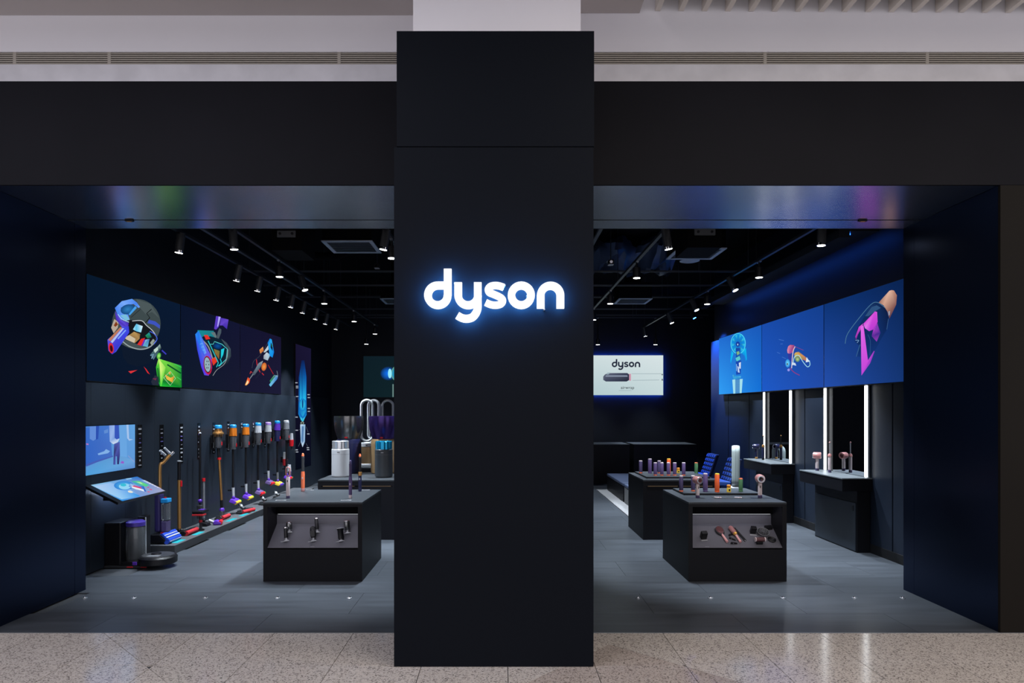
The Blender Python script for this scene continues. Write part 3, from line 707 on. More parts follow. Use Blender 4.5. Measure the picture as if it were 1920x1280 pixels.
k.poly([(380, 492), (520, 343), (545, 350), (552, 470), (500, 560), (450, 580), (400, 545)], [(215, 70, 215), (215, 75, 215), (230, 95, 230), (195, 65, 205), (170, 60, 200), (190, 60, 215), (225, 120, 235)])
for j in range(6): k.line([(500+j*9, 640-j*28), (530+j*6, 600-j*22)], 5, (110, 60, 160), False)
k.poly([(288, 645), (330, 530), (382, 488), (352, 560), (318, 622), (296, 690)], [(190, 60, 195), (215, 75, 215), (235, 110, 235), (200, 65, 205), (150, 50, 170), (90, 40, 130)])
k.poly([(354, 530), (386, 508), (440, 932), (512, 815), (520, 822), (466, 965), (362, 1112)], [(235, 110, 235), (225, 100, 230), (205, 75, 220), (140, 55, 185), (150, 60, 190), (160, 60, 200), (190, 70, 215)])
k.line([(300, 885), (345, 740)], 10, (50, 92, 140), False); k.line([(290, 690), (330, 690), (310, 720)], 8, (110, 150, 190)); k.line([(440, 620), (470, 700), (465, 870)], 7, (40, 78, 130))
k.build(t, origin=o)
t, k, o = wall_screen('wall screen showing a tumbling cut-open hair dryer on blue', XS, rd[1], rd[2], ZB, ZT, -1, [(26, 76, 172), (20, 62, 140), (34, 74, 166), (30, 90, 200)], depth=.085)
k.fn = rmap; k.xf = crop(1340, 610, 9.48)
for q in ([(1140, 248), (1230, 268)], [(1170, 330), (1210, 325)], [(1110, 475), (1165, 500)], [(1200, 560), (1270, 590)]): k.line(q, 8, (70, 120, 205), False)
k.poly([(1290, 440), (1310, 370), (1345, 345), (1420, 350), (1392, 470), (1340, 505), (1300, 490)], [(195, 110, 160), (225, 130, 160), (220, 90, 130), (150, 60, 120), (200, 90, 130), (150, 80, 160), (230, 150, 170)])
k.poly([(1300, 500), (1370, 500), (1365, 640), (1320, 620)], (46, 60, 160)); k.line([(1435, 370), (1395, 480), (1372, 760)], 15, (222, 196, 205))
k.poly([(1415, 510), (1440, 480), (1500, 466), (1620, 560), (1662, 645), (1560, 600), (1490, 590), (1440, 620)], [(150, 120, 80), (220, 175, 90), (150, 130, 90), (205, 130, 90), (190, 120, 100), (150, 140, 90), (120, 150, 90), (160, 190, 120)])
k.ell(1478, 600, 44, 48, (190, 210, 130), edge=(70, 120, 110)); k.line([(1402, 665), (1425, 560), (1500, 530), (1560, 620), (1610, 690), (1660, 735), (1700, 700), (1690, 620)], 12, (165, 226, 240))
k.poly([(1640, 560), (1695, 640), (1625, 655)], (222, 232, 242)); k.ell(1305, 672, 44, 74, (120, 225, 250), edge=(34, 130, 220)); k.ell(1300, 685, 10, 18, (90, 60, 40))
k.poly([(1380, 655), (1440, 665), (1460, 715), (1400, 700), (1380, 720)], (205, 222, 240)); k.line([(1345, 755), (1420, 830), (1520, 885)], 13, (150, 56, 120)); k.line([(1440, 375), (1590, 440)], 8, (140, 60, 125), False); k.ell(1325, 790, 22, 24, (150, 150, 235))
k.line([(1560, 600), (1640, 610)], 14, (190, 110, 90), False)
k.build(t, origin=o)
t, k, o = wall_screen('wall screen showing a bright cyan fan wheel above a column on blue', XS, rd[2], rd[3], ZB, ZT, -1, [(34, 110, 210), (26, 88, 184), (20, 112, 214), (50, 158, 245)], depth=.085)
k.fn = rmap; k.xf = crop(1340, 610, 9.48)
k.poly([(292, 430), (335, 490), (305, 600), (288, 695), (280, 640)], [(20, 140, 225), (20, 200, 245), (10, 190, 240), (26, 120, 220), (10, 180, 240)]); k.poly([(470, 480), (556, 400), (574, 600), (552, 645), (530, 540)], [(20, 150, 230), (10, 200, 245), (10, 190, 240), (24, 120, 220), (20, 140, 225)])
k.ell(425, 325, 128, 182, (16, 110, 205), 8, edge=(20, 150, 225), n=32)
for j in range(9):
    a = 2*PI*j/9+.2
    k.poly([(420+34*math.cos(a), 320+44*math.sin(a)), (425+112*math.cos(a-.16), 320+160*math.sin(a-.16)), (425+112*math.cos(a+.16), 320+160*math.sin(a+.16))], [(30, 70, 160), (60, 215, 240), (40, 180, 235)])
k.ell(418, 330, 36, 46, (24, 64, 160)); k.ell(417, 338, 9, 16, (190, 235, 250)); k.line(arc(425, 322, 128, 0, 360, 40, 180), 12, (84, 222, 245), False)
k.poly([(385, 400), (460, 400), (475, 620), (388, 640)], [(22, 66, 160), (30, 70, 165), (30, 110, 190), (26, 90, 180)])
k.poly([(395, 470), (440, 455), (455, 500), (410, 530)], (130, 180, 130)); k.poly([(380, 580), (450, 540), (470, 600), (400, 640)], (90, 200, 205))
k.poly([(384, 640), (482, 622), (472, 862), (392, 876)], (26, 74, 176)); k.poly([(440, 665), (476, 648), (472, 770), (448, 762)], (214, 228, 248)); k.poly([(416, 720), (440, 735), (456, 838), (424, 832)], (190, 212, 244)); k.poly([(390, 680), (408, 690), (406, 820), (392, 800)], (120, 170, 230))
k.poly([(330, 880), (360, 870), (385, 905), (480, 900), (470, 945), (345, 950)], [(90, 200, 235), (40, 120, 200), (60, 170, 220)])
k.poly([(330, 962), (506, 950), (496, 1200), (346, 1212)], (70, 140, 200)); k.poly([(326, 965), (378, 955), (380, 1206), (345, 1212)], (165, 225, 238)); k.poly([(460, 952), (512, 948), (492, 1200), (458, 1202)], (165, 225, 238))
for j in range(9): k.line([(380, 985+j*24), (458, 982+j*24)], 5, (110, 165, 205), False)
k.build(t, origin=o)
# --- two screens on the back wall
YK = 15.86
def back_screen(label, x0, x1, y0, y1, cols, halo):
    c = P((x0+x1)/2, y1, YK); a = P(x0, y0, YK); b = P(x1, y1, YK)
    t = thing('back_screen', label, 'screen', tuple(c))
    w_ = (b.x-a.x)/2; h_ = a.z-b.z
    MB().box(-w_, w_, 0, .04, 0, h_).build('housing', M_black, t)
    MB().box(-w_*.6, w_*.6, .04, .088, h_*.2, h_*.8).build('wall_mount', M_dgrey, t)
    if halo:
        for bx in ((-w_+.02, w_-.02, .045, .06, h_-.035, h_-.015), (-w_+.02, w_-.02, .045, .06, .015, .035), (w_-.035, w_-.015, .045, .06, .02, h_-.02), (-w_+.015, -w_+.035, .045, .06, .02, h_-.02)):
            MB().box(*bx).build('halo_led', M_led2, t)
    k = Ink(lambda px, py, e: P(px, py, YK)-c+Vector((0, -.001-e, 0)))
    g = .5
    k.grad([P(x0+g, y0+g, YK)-c-Vector((0, .001, 0)), P(x1-g, y0+g, YK)-c-Vector((0, .001, 0)), P(x1-g, y1-g, YK)-c-Vector((0, .001, 0)), P(x0+g, y1-g, YK)-c-Vector((0, .001, 0))], cols)
    return t, k, c
t, k, c = back_screen('white screen on the back wall with a dark wordmark and a styling wand', 1109, 1244, 665.5, 741, [(206, 220, 222), (214, 226, 228), (196, 214, 216), (178, 202, 206)], True)
DK = (38, 44, 62)
for ch, polys in WM:
    for q in polys: k.k = 3; k.poly([(1147+(p.x-150)*53.5/1580, 673+(p.y-200)*53.5/1580) for p in q], DK)
k.k = 4
k.poly([(1131, 706), (1134, 702), (1140, 699), (1176, 699), (1180, 702), (1180, 712), (1175, 715), (1136, 715), (1131, 712)], [(60, 66, 88), (90, 96, 116), (120, 126, 145), (60, 66, 88), (40, 44, 60), (40, 44, 60), (50, 56, 76)])
k.poly([(1136, 703.5), (1176, 703.5), (1177, 706), (1135, 706)], (136, 146, 166)); k.poly([(1139, 698.5), (1144, 698.5), (1141, 702), (1137, 702)], (150, 170, 180)); k.poly([(1179.5, 700.5), (1183, 700.5), (1183, 713.5), (1179.5, 713.5)], (205, 150, 170))
for a in ([(1184, 700.5), (1240, 700.5)], [(1186, 713), (1236, 712)]): k.line(a, 1.0, (160, 178, 184), False)
k.poly([(1240, 701), (1243.4, 701), (1241.5, 704)], (60, 66, 84)); k.poly([(1240, 713), (1243.4, 713), (1241.5, 709)], (60, 66, 84)); k.line([(1160, 732), (1184, 732)], .8, (150, 168, 174), False)
k.build(t)
fc = bpy.data.curves.new('caption_text', 'FONT'); fc.body = 'airwrap'; fc.align_x = 'CENTER'; fc.size = .105
fo = bpy.data.objects.new('caption_text', fc); C.objects.link(fo)
bpy.context.view_layer.update()
me = bpy.data.meshes.new_from_object(fo.evaluated_get(bpy.context.evaluated_depsgraph_get())); bpy.data.objects.remove(fo)
me.materials.append(mat('caption_ink', (.02, .022, .03), .6)); to = bpy.data.objects.new('caption', me); C.objects.link(to); to.parent = t
q = P(1176.5, 729, YK)-c; to.location = (q.x, -.006, q.z); to.rotation_euler = (PI/2, 0, 0)
t, k, c = back_screen('dark teal screen on the back wall with a glowing blue orb, behind the pillar', 681, 820, 667, 745, [(14, 30, 38), (16, 34, 42), (18, 38, 44), (14, 32, 38)], False)
k.ell(728, 700, 15, 13, (20, 120, 250), edge=(15, 34, 50)); k.ell(748, 700, 15, 16, (130, 200, 170), edge=(90, 150, 140)); k.ell(746, 700, 11, 12, (40, 150, 190)); k.ell(731, 700, 3.5, 9, (150, 235, 255)); k.line([(737, 720), (737, 744)], 2.2, (110, 140, 136), False)
k.build(t)
# ------------------------------------------------------------------ display tables
TH = .739
M_nled = glow('niche_led', (.92, .88, 1), 22.0); M_nled2 = glow('valance_led', (.9, .9, 1), .8)
SL = .159/.235                 # slope of the shelf in the niches
def table(label, x0, x1, y0, y1, niche):
    t = thing('display_table', label, 'table', ((x0+x1)/2, y0, 0))
    w_ = (x1-x0)/2; d = y1-y0
    MB().box(-w_, w_, -.002, d, TH-.018, TH).build('top', M_top, t, bevel=.002)
    s0 = MB().box(-w_, -w_+.04, 0, d, 0, TH-.018).build('side_panel', M_tab, t); MB().box(w_-.04, w_, 0, d, 0, TH-.018).build('side_panel', M_tab, t)
    MB().box(-w_+.04, w_-.04, d-.03, d, 0, TH-.018).build('back_panel', M_tab, t)
    if niche:
        MB().box(-w_+.04, w_-.04, 0, .03, .695, TH-.018).build('top_rail', M_tab, t)
        MB().box(-w_+.04, w_-.04, 0, .03, 0, .312).build('front_panel', M_tab, t)
        MB().hexa([(-w_+.04, 0, .300), (w_-.04, 0, .300), (w_-.04, .262, .300+SL*.262), (-w_+.04, .262, .300+SL*.262),
                   (-w_+.04, 0, .316), (w_-.04, 0, .316), (w_-.04, .262, .316+SL*.262), (-w_+.04, .262, .316+SL*.262)]).build('sloping_shelf', M_niche, t)
        MB().box(-w_+.04, w_-.04, .263, .275, .30, TH-.018).build('niche_back', M_niche, t)
        lb = MB().box(-w_+.04, w_-.04, .225, .262, .594, TH-.018).build('light_valance', mat('valance_black', (.0012, .0012, .0015), .8, 0, .05), t)
        MB().box(-w_+.06, w_-.06, .232, .255, .590, .594).build('led_strip', M_nled2, lb)
        cv = MB().box(-w_+.04, w_-.04, .03, .05, .708, .72).build('light_cove', M_blk, t)
        MB().box(-w_+.06, w_-.06, .034, .046, .703, .708).build('led_strip', M_nled, cv)
    else:
        MB().box(-w_+.04, w_-.04, .004, .03, 0, .655).build('front_panel', M_tab, t)
        MB().box(-w_+.04, w_-.04, .0, .03, .665, TH-.018).build('top_rail', M_tab, t)
        for a, b in ((-w_+.06, -.03), (.03, w_-.06)): MB().box(a, b, .006, .03, .656, .664).build('drawer_gap_glint', M_bronze, t)  # light caught in the drawer groove, drawn as a bronze-coloured strip
    return t
TLX0, TLX1, TRX0, TRX1 = -2.22, -1.297, 1.744, 2.66
TY0, TY1, SY0, SY1 = 6.215, 7.2, 8.2, 9.15
table('black display table with a lit niche of black attachments, nearest on the left', TLX0, TLX1, TY0, TY1, True)
table('black display table with brushes in its lit niche, nearest on the right', TRX0, TRX1, TY0, TY1, True)
table('black display table carrying the purifiers with cone tops', -2.257, -1.3, SY0, SY1, False)
table('black display table covered in purple tubes, behind the brush table', TRX0, TRX1, SY0, SY1, False)
table('black display table carrying the tall white looped fans, behind the purifiers', -2.26, -1.2, 9.95, 10.95, False)

# plinth along the left wall
PLH, PLX = .09, -3.63
t = thing('wall_plinth', 'low black plinth under the vacuum cleaners along the left wall', 'plinth', (XL, 7.41, 0))
MB().box(0.001, PLX-XL, 0, 5.5, 0, PLH).build('body', mat('plinth_dark', (.028, .030, .034), .5), t, bevel=.002)
MB().box(0.001, PLX-XL-.002, .002, 5.498, PLH, PLH+.001).build('top_sheet', mat('plinth_top', (.07, .074, .082), .5), t)
for px, py, L in ((336, 1014, .2), (372, 1001, .22), (434, 973, .26), (458, 964, .26), (474, 957, .2)):
    q = PZ(px, py, PLH+.001); X = -3.70
    Yq = F*X/(px-VX)
    MB().box(X-XL-.035, X-XL+.03, Yq-7.41-L/2, Yq-7.41+L/2, PLH+.001, PLH+.003).build('light_label', M_cyanl, t)

# vanity stations on the right wall
def vanity(label, lb2, lb3, y0):
    y1 = y0+1.06
    t = thing('vanity_counter', label+' worktop under the mirror', 'counter', (XR, y0, .69))
    MB().box(-.335, -.002, 0, y1-y0, 0, .135).build('apron', M_tab, t)
    MB().box(-.34, -.002, -.004, y1-y0, .135, .147).build('top', mat('vanity_top_bar_lit', (.13, .15, .165), .4), t)  # table-top grey made lighter: the light bars' brightness is in the colour
    t = thing('vanity_cabinet', label+' cabinet below the worktop', 'cabinet', (XR, y0+.02, 0))
    MB().box(-.16, -.013, 0, 1.0, 0, .689).build('body', M_tab, t, bevel=.002)
    MB().box(-.168, -.161, .02, .98, .015, .55).build('door', M_clad, t)
    MB().box(-.172, -.168, .06, .085, .46, .52).build('card_reader', M_black, t)
    t = thing('vanity_mirror', lb2, 'mirror', (XR, y0, .84))
    MB().box(-.012, -.001, .08, .97, 0, 1.03).build('backing', M_black, t)
    MB().box(-.014, -.0125, .082, .86, .002, 1.028).build('glass', M_mirr, t)
    for k, yy in enumerate((y0+.05, y0+1.0)):
        b = thing('light_bar', ('nearer' if k == 0 else 'farther')+' '+lb3, 'light bar', (XR, yy, .842))
        MB().box(-.034, -.016, -.022, .022, 0, 1.03).build('housing', M_alu, b)
        MB().box(-.050, -.0345, -.020, .020, .002, 1.028).build('diffuser', M_bar, b)
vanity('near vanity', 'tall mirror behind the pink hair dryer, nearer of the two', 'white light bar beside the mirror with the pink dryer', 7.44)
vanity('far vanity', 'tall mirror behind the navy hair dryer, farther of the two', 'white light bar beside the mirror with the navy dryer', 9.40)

# cash desks, benches, rug, chairs at the back
for x0, x1, lb in ((1.2, 2.77, 'under the white screen'), (2.86, 4.22, 'beside the blue wall')):
    t = thing('cash_desk', 'black block-shaped cash desk '+lb, 'desk', ((x0+x1)/2, 14.4, 0)); w_ = (x1-x0)/2
    MB().box(-w_, w_, 0, .95, 0, .84).build('body', M_tab, t, bevel=.004); MB().box(-w_, w_, -.003, .953, .841, .856).build('top', M_top, t)
t = MB().box(1.9, 2.9, 9.9, 13.3, .0005, .012).build('rug', M_rug); tag(t, 'pale grey rug on the floor under the low benches', 'rug')
M_bside = mat('bench_grey_side', (.14, .145, .15), .7)
for y0, y1, lb in ((11.5, 13.25, 'farther'), (10.2, 11.38, 'nearer')):
    t = thing('bench', lb+' low dark bench with a blue padded top on the pale rug', 'bench', (2.1, y0, .012))
    MB().box(0, .75, 0, y1-y0, 0, .27).build('base', M_bside if lb == 'nearer' else M_tab, t, bevel=.004); MB().box(-.004, .754, -.004, y1-y0+.004, .2705, .325).build('cushion', M_bench, t, bevel=.015)
def chair(label, x, y):
    t = thing('lounge_chair', label, 'chair', (x, y, 0))
    MB().hexa([(-.5, -.26, .36), (-.04, -.26, .33), (-.04, .26, .33), (-.5, .26, .36), (-.5, -.26, .44), (-.02, -.26, .41), (-.02, .26, .41), (-.5, .26, .44)]).build('seat', M_quilt, t, bevel=.02)
    bk = MB().hexa([(-.03, -.26, .40), (.03, -.26, .40), (.03, .26, .40), (-.03, .26, .40), (.10, -.26, .78), (.16, -.26, .78), (.16, .26, .78), (.10, .26, .78)]).build('backrest', M_qdark, t, bevel=.01)
    for i in range(5):
        for j in range(5):
            zc = .44+j*.075; xc = -.03+.13*(zc-.40)/.38; yc = -.208+i*.104
            if i == 0 and j == 0: pd = MB().box(-.012, .0, -.036, .036, -.024, .024).build('quilt_pad', M_quilt, bk, loc=(xc, yc, zc), bevel=.008); pd.rotation_euler = (0, math.atan2(.13, .38), 0)
            else: share(pd, (xc, yc, zc), bk, (0, math.atan2(.13, .38), 0))
    for a in (-.46, -.06):
        for b in (-.22, .22): MB().cyl((a, b, .35), (a+(.03 if a > -.2 else -.03), b, 0), .013, n=8).build('leg', M_black, t)
    return t
chair('blue quilted lounge chair behind the purple tubes', 3.82, 12.41)
chair('blue quilted lounge chair partly hidden by the upright white fan', 3.82, 11.26)

# ------------------------------------------------------------------ ceiling fittings
def spot_light(parent, name, e, size, blend, col, loc, direction, r=.03):
    l = bpy.data.lights.new(name, 'SPOT'); l.energy = e; l.spot_size = math.radians(size); l.spot_blend = blend; l.color = col; l.shadow_soft_size = r
    o = bpy.data.objects.new(name, l); C.objects.link(o); o.parent = parent; o.location = loc
    o.rotation_euler = Vector(direction).to_track_quat('-Z', 'Y').to_euler()
M_trk = mat('track_dark_metal', (.03, .035, .045), .4, .4)
ZTK = 3.4
def track(label, x, y0, y1):
    t = thing('lighting_track', label, 'light track', (x, y0, ZTK))
    MB().box(-.018, .018, 0, y1-y0, -.015, .015).build('rail', M_trk, t)
    n = max(2, int((y1-y0)/2)+1)
    for i in range(n):
        yy = .15+(y1-y0-.3)*i/(n-1); MB().cyl((0, yy, .015), (0, yy, .958), .004, n=6).build('hanger_rod', M_trk, t)
    return t
track('long light track carrying the row of spotlights along the vacuum wall', -3.25, 6.5, 14.6)
track('light track with pendants over the left aisle', -2.655, 6.3, 14.3)
track('short light track beside the pillar over the left table', -1.15, 6.4, 12.5)
track('light track beside the pillar over the right tables', 1.634, 6.4, 12.3)
track('light track with spotlights along the mirror wall', 3.1, 6.2, 14.6)
COOL = (.82, .91, 1)
def pendant(label, x, y, e=420, zb=3.19, group='downlights hanging from the tracks', ang=70, top=None):
    t = thing('downlight', label, 'downlight', (x, y, zb), group=group)
    MB().lathe([(.036, .002), (.044, .0), (.046, .01), (.046, .12), (.02, .13), (0, .13)], n=20).build('body', M_black, t, True)
    MB().lathe([(.0, -.003), (.040, -.003), (.041, .001)], n=20).build('lens', M_lamp, t)
    MB().cyl((0, 0, .13), (0, 0, (top or ZTK-.015)-zb), .012, n=8).build('stem', M_black, t)
    MB().box(-.014, .014, -.05, .05, (top or ZTK-.015)-zb-.014, (top or ZTK-.015)-zb).build('adapter', M_alu, t)
    spot_light(t, 'downlight_beam', e, ang, .6, COOL, (0, 0, -.02), (0, 0, -1))
def spot(label, x, y, target, e=110, ang=55, group='spotlights on the tracks', lit=True):
    t = thing('track_spotlight', label, 'spotlight', (x, y, 3.30), group=group)
    d = (Vector(target)-Vector((x, y, 3.26))).normalized()
    a = Vector((0, 0, .02))-d*.07; b = Vector((0, 0, .02))+d*.12
    MB().cyl(a, b, .042, n=20).build('body', M_dgrey, t, True)
    MB().cyl(b-d*.012, b+d*.012, .045, n=20).build('ring', M_chrome, t, True)
    MB().cyl(b+d*.0125, b+d*.0145, .036, n=20).build('lens', M_lamp if lit else M_black, t)
    MB().cyl((0, .045, .02), (0, .045, .075), .006, n=8).build('yoke', M_alu, t); MB().box(-.016, .016, -.06, .06, .072, .0845).build('adapter', M_black, t)
    if lit: spot_light(t, 'spot_beam', e, ang, .5, COOL, b+d*.03, d)
pend_l = [(-2.655, 7.98), (-2.655, 10.0), (-2.655, 12.02), (-2.655, 14.0)]
for k, (x, y) in enumerate(pend_l): pendant(f'{ORD[k]} hanging downlight from the entrance over the left aisle', x, y)
for k, y in enumerate((8.05, 10.0, 11.8)): pendant(f'{ORD[k]} hanging downlight from the entrance on the track beside the pillar', 1.634, y)
for k, y in enumerate((8.02, 10.04)): pendant(f'{ORD[k]} hanging downlight from the entrance along the mirror wall', 3.1, y)
for k, y in enumerate((7.0, 9.0)): pendant(f'{ORD[k]} hanging downlight over the left tables, behind the pillar', -1.15, y)
for k, (px, py) in enumerate(((687, 645), (1121, 646), (1229, 646))):
    q = P(px, py, 15.2); pendant('small downlight near the back wall '+('over the teal screen', 'over the near end of the white screen', 'over the far end of the white screen')[k], q.x, q.y, 130, q.z, 'downlights along the back wall', 60, 3.69)
vac_y = (8.24, 8.95, 9.7, 10.36, 10.98, 11.74, 12.4, 13.2)
for k, y in enumerate(vac_y): spot(f'{ORD[k]} spotlight from the entrance aimed at the row of vacuums', -3.25, y, (-4.0, y+.3, .3), 280, 60)
spot('large spotlight nearest the entrance above the robot vacuum', -3.25, 6.75, (-3.7, 6.9, 0), 240, 60)
spot('spotlight nearest the entrance over the left aisle', -2.655, 6.6, (-2.5, 6.9, 0), 240, 60)
spot('spotlight over the left table, half hidden by the pillar', -1.15, 6.62, (-1.6, 6.75, .74), 330, 70)
spot('tilted spotlight between the two left tracks', -2.655, 8.9, (-1.9, 8.7, .74), 400, 50)
spot('spotlight nearest the entrance over the brush table', 1.634, 6.6, (2.1, 6.75, .74), 360, 60)
for k, (y, tg) in enumerate(((6.45, (3.0, 6.5, 0)), (8.99, (4.0, 8.2, .84)), (10.76, (4.0, 10.0, .84)), (12.3, (3.9, 12.0, 1.0)), (14.45, (3.6, 14.6, .8)))):
    spot(f'{ORD[k]} spotlight from the entrance along the mirror wall', 3.1, y, tg, (330, 560, 560, 300, 300)[k], 60)

def diffuser(label, x0, y0, col, zz=3.57):
    t = thing('air_diffuser', label, 'air vent', (x0+.3, y0+.3, zz))
    for bx in ((-.3, .3, -.3, -.255), (-.3, .3, .255, .3), (-.3, -.255, -.255, .255), (.255, .3, -.255, .255)): MB().box(*bx, 0, .012).build('frame', col, t)
    MB().box(-.29, .29, -.29, .29, .012, .3).build('plenum', M_ceil, t)
    for k in range(9):
        q = -.22+k*.055
        MB().hexa([(-.25, q, .0), (.25, q, .0), (.25, q+.006, .0), (-.25, q+.006, .0), (-.25, q+.024, .011), (.25, q+.024, .011), (.25, q+.030, .011), (-.25, q+.030, .011)]).build('louvre', col, t)
    MB().cyl((0, 0, .3), (0, 0, .79), .15, n=16).build('neck', M_ceil, t)
M_dif = mat('diffuser_grey', (.42, .48, .56), .5)
diffuser('square louvred air vent in the dark ceiling over the left table', -2.11, 7.8, M_dif)
diffuser('square louvred air vent in the dark ceiling over the tube table', 2.16, 8.15, M_dif)
diffuser('square air vent deeper in the ceiling over the low benches', 2.09, 11.85, M_dif)
diffuser('square air vent deeper in the ceiling over the looped fans', -2.16, 11.85, M_dif)
for px0, px1, py0, py1, yy, lb in ((509, 566, 431, 469, 7.2, 'over the left aisle'), (1289, 1353, 428, 464, 7.2, 'over the tube table')):
    a = P(px0, py0, yy); b = P(px1, py1, yy)
    t = thing('ceiling_unit', 'black box-shaped ceiling unit with a grey plate '+lb, 'ceiling unit', ((a.x+b.x)/2, yy, b.z)); w_ = (b.x-a.x)/2
    MB().box(-w_, w_, 0, .5, 0, 4.36-b.z).build('housing', mat('ceiling_unit_black', (.0025, .0025, .003), .8, 0, .1), t)
    MB().box(-w_*.62, w_*.62, -.02, .0, (a.z-b.z)*.62, (a.z-b.z)*.96).build('face_plate', mat('face_plate_grey', (.10, .105, .11), .5), t, bevel=.008)
    for s in (-.4, .4): MB().cyl((s*w_, -.026, (a.z-b.z)*.8), (s*w_, -.02, (a.z-b.z)*.8), .015, n=12).build('knob', M_black, t)
for px, py, lb in ((1293, 491, 'under the near air vent'),):
    q = P(px, py, 8.93); t = thing('smoke_detector', 'flat round grey disc '+lb+' on the right', 'smoke detector', (q.x, q.y, q.z))
    MB().lathe([(0, 0), (.10, .003), (.13, .012), (.13, .02), (.05, .03), (0, .03)]).build('disc', M_dif, t, True); MB().cyl((0, 0, .03), (0, 0, 4.36-q.z), .008, n=8).build('stem', M_trk, t)
for px, py, yy, lb in ((707, 499, 10.1, 'left'), (1145, 492, 9.2, 'right')):
    q = P(px, py, yy); t = thing('ceiling_camera', f'tiny boxy camera hung from the dark ceiling just {lb} of the pillar', 'camera', (q.x, q.y, q.z))
    MB().box(-.035, .035, -.05, .05, -.03, .03).build('body', M_black, t, bevel=.005); MB().cyl((0, -.056, 0), (0, -.05, 0), .02, n=14).build('lens', M_chrome, t); MB().box(-.035, .035, -.045, .045, -.036, -.0305).build('base_plate', M_lgrey, t); MB().cyl((0, 0, .03), (0, 0, 4.36-q.z), .006, n=6).build('stem', M_trk, t)
# blue cove light along the top of the right wall
t = thing('cove_light', 'dark ceiling cove glowing blue along the top of the right wall', 'cove light', (3.92, 7.5, 3.52))
MB().box(-.12, .0, 0, 5.25, .02, .11).build('fascia', M_trk, t); MB().box(.0, .328, 0, 5.25, .09, .11).build('shelf', M_trk, t); MB().box(.03, .06, .1, 5.15, .075, .0895).build('led_strip', M_led, t)
for yy in (.5, 2.6, 4.8): MB().cyl((-.06, yy, .11), (-.06, yy, .838), .006, n=6).build('hanger_rod', M_trk, t)
# blue accent lamp at the far end of the cove
t = thing('accent_lamp', 'small lamp glowing blue at the far end of the cove', 'lamp', (3.68, 12.90, 3.49))
MB().cyl((0, 0, 0), (.05, -.03, -.12), .035, n=16).build('body', M_black, t, True); MB().cyl((.0505, -.0303, -.1212), (.0513, -.0308, -.123), .03, n=16).build('lens', M_led2, t); MB().cyl((0, 0, 0), (0, 0, .20), .008, n=8).build('stem', M_trk, t)
spot_light(t, 'accent_beam', 1500, 80, .8, (.03, .2, 1), (.055, -.033, -.14), (.35, -.12, -.9))
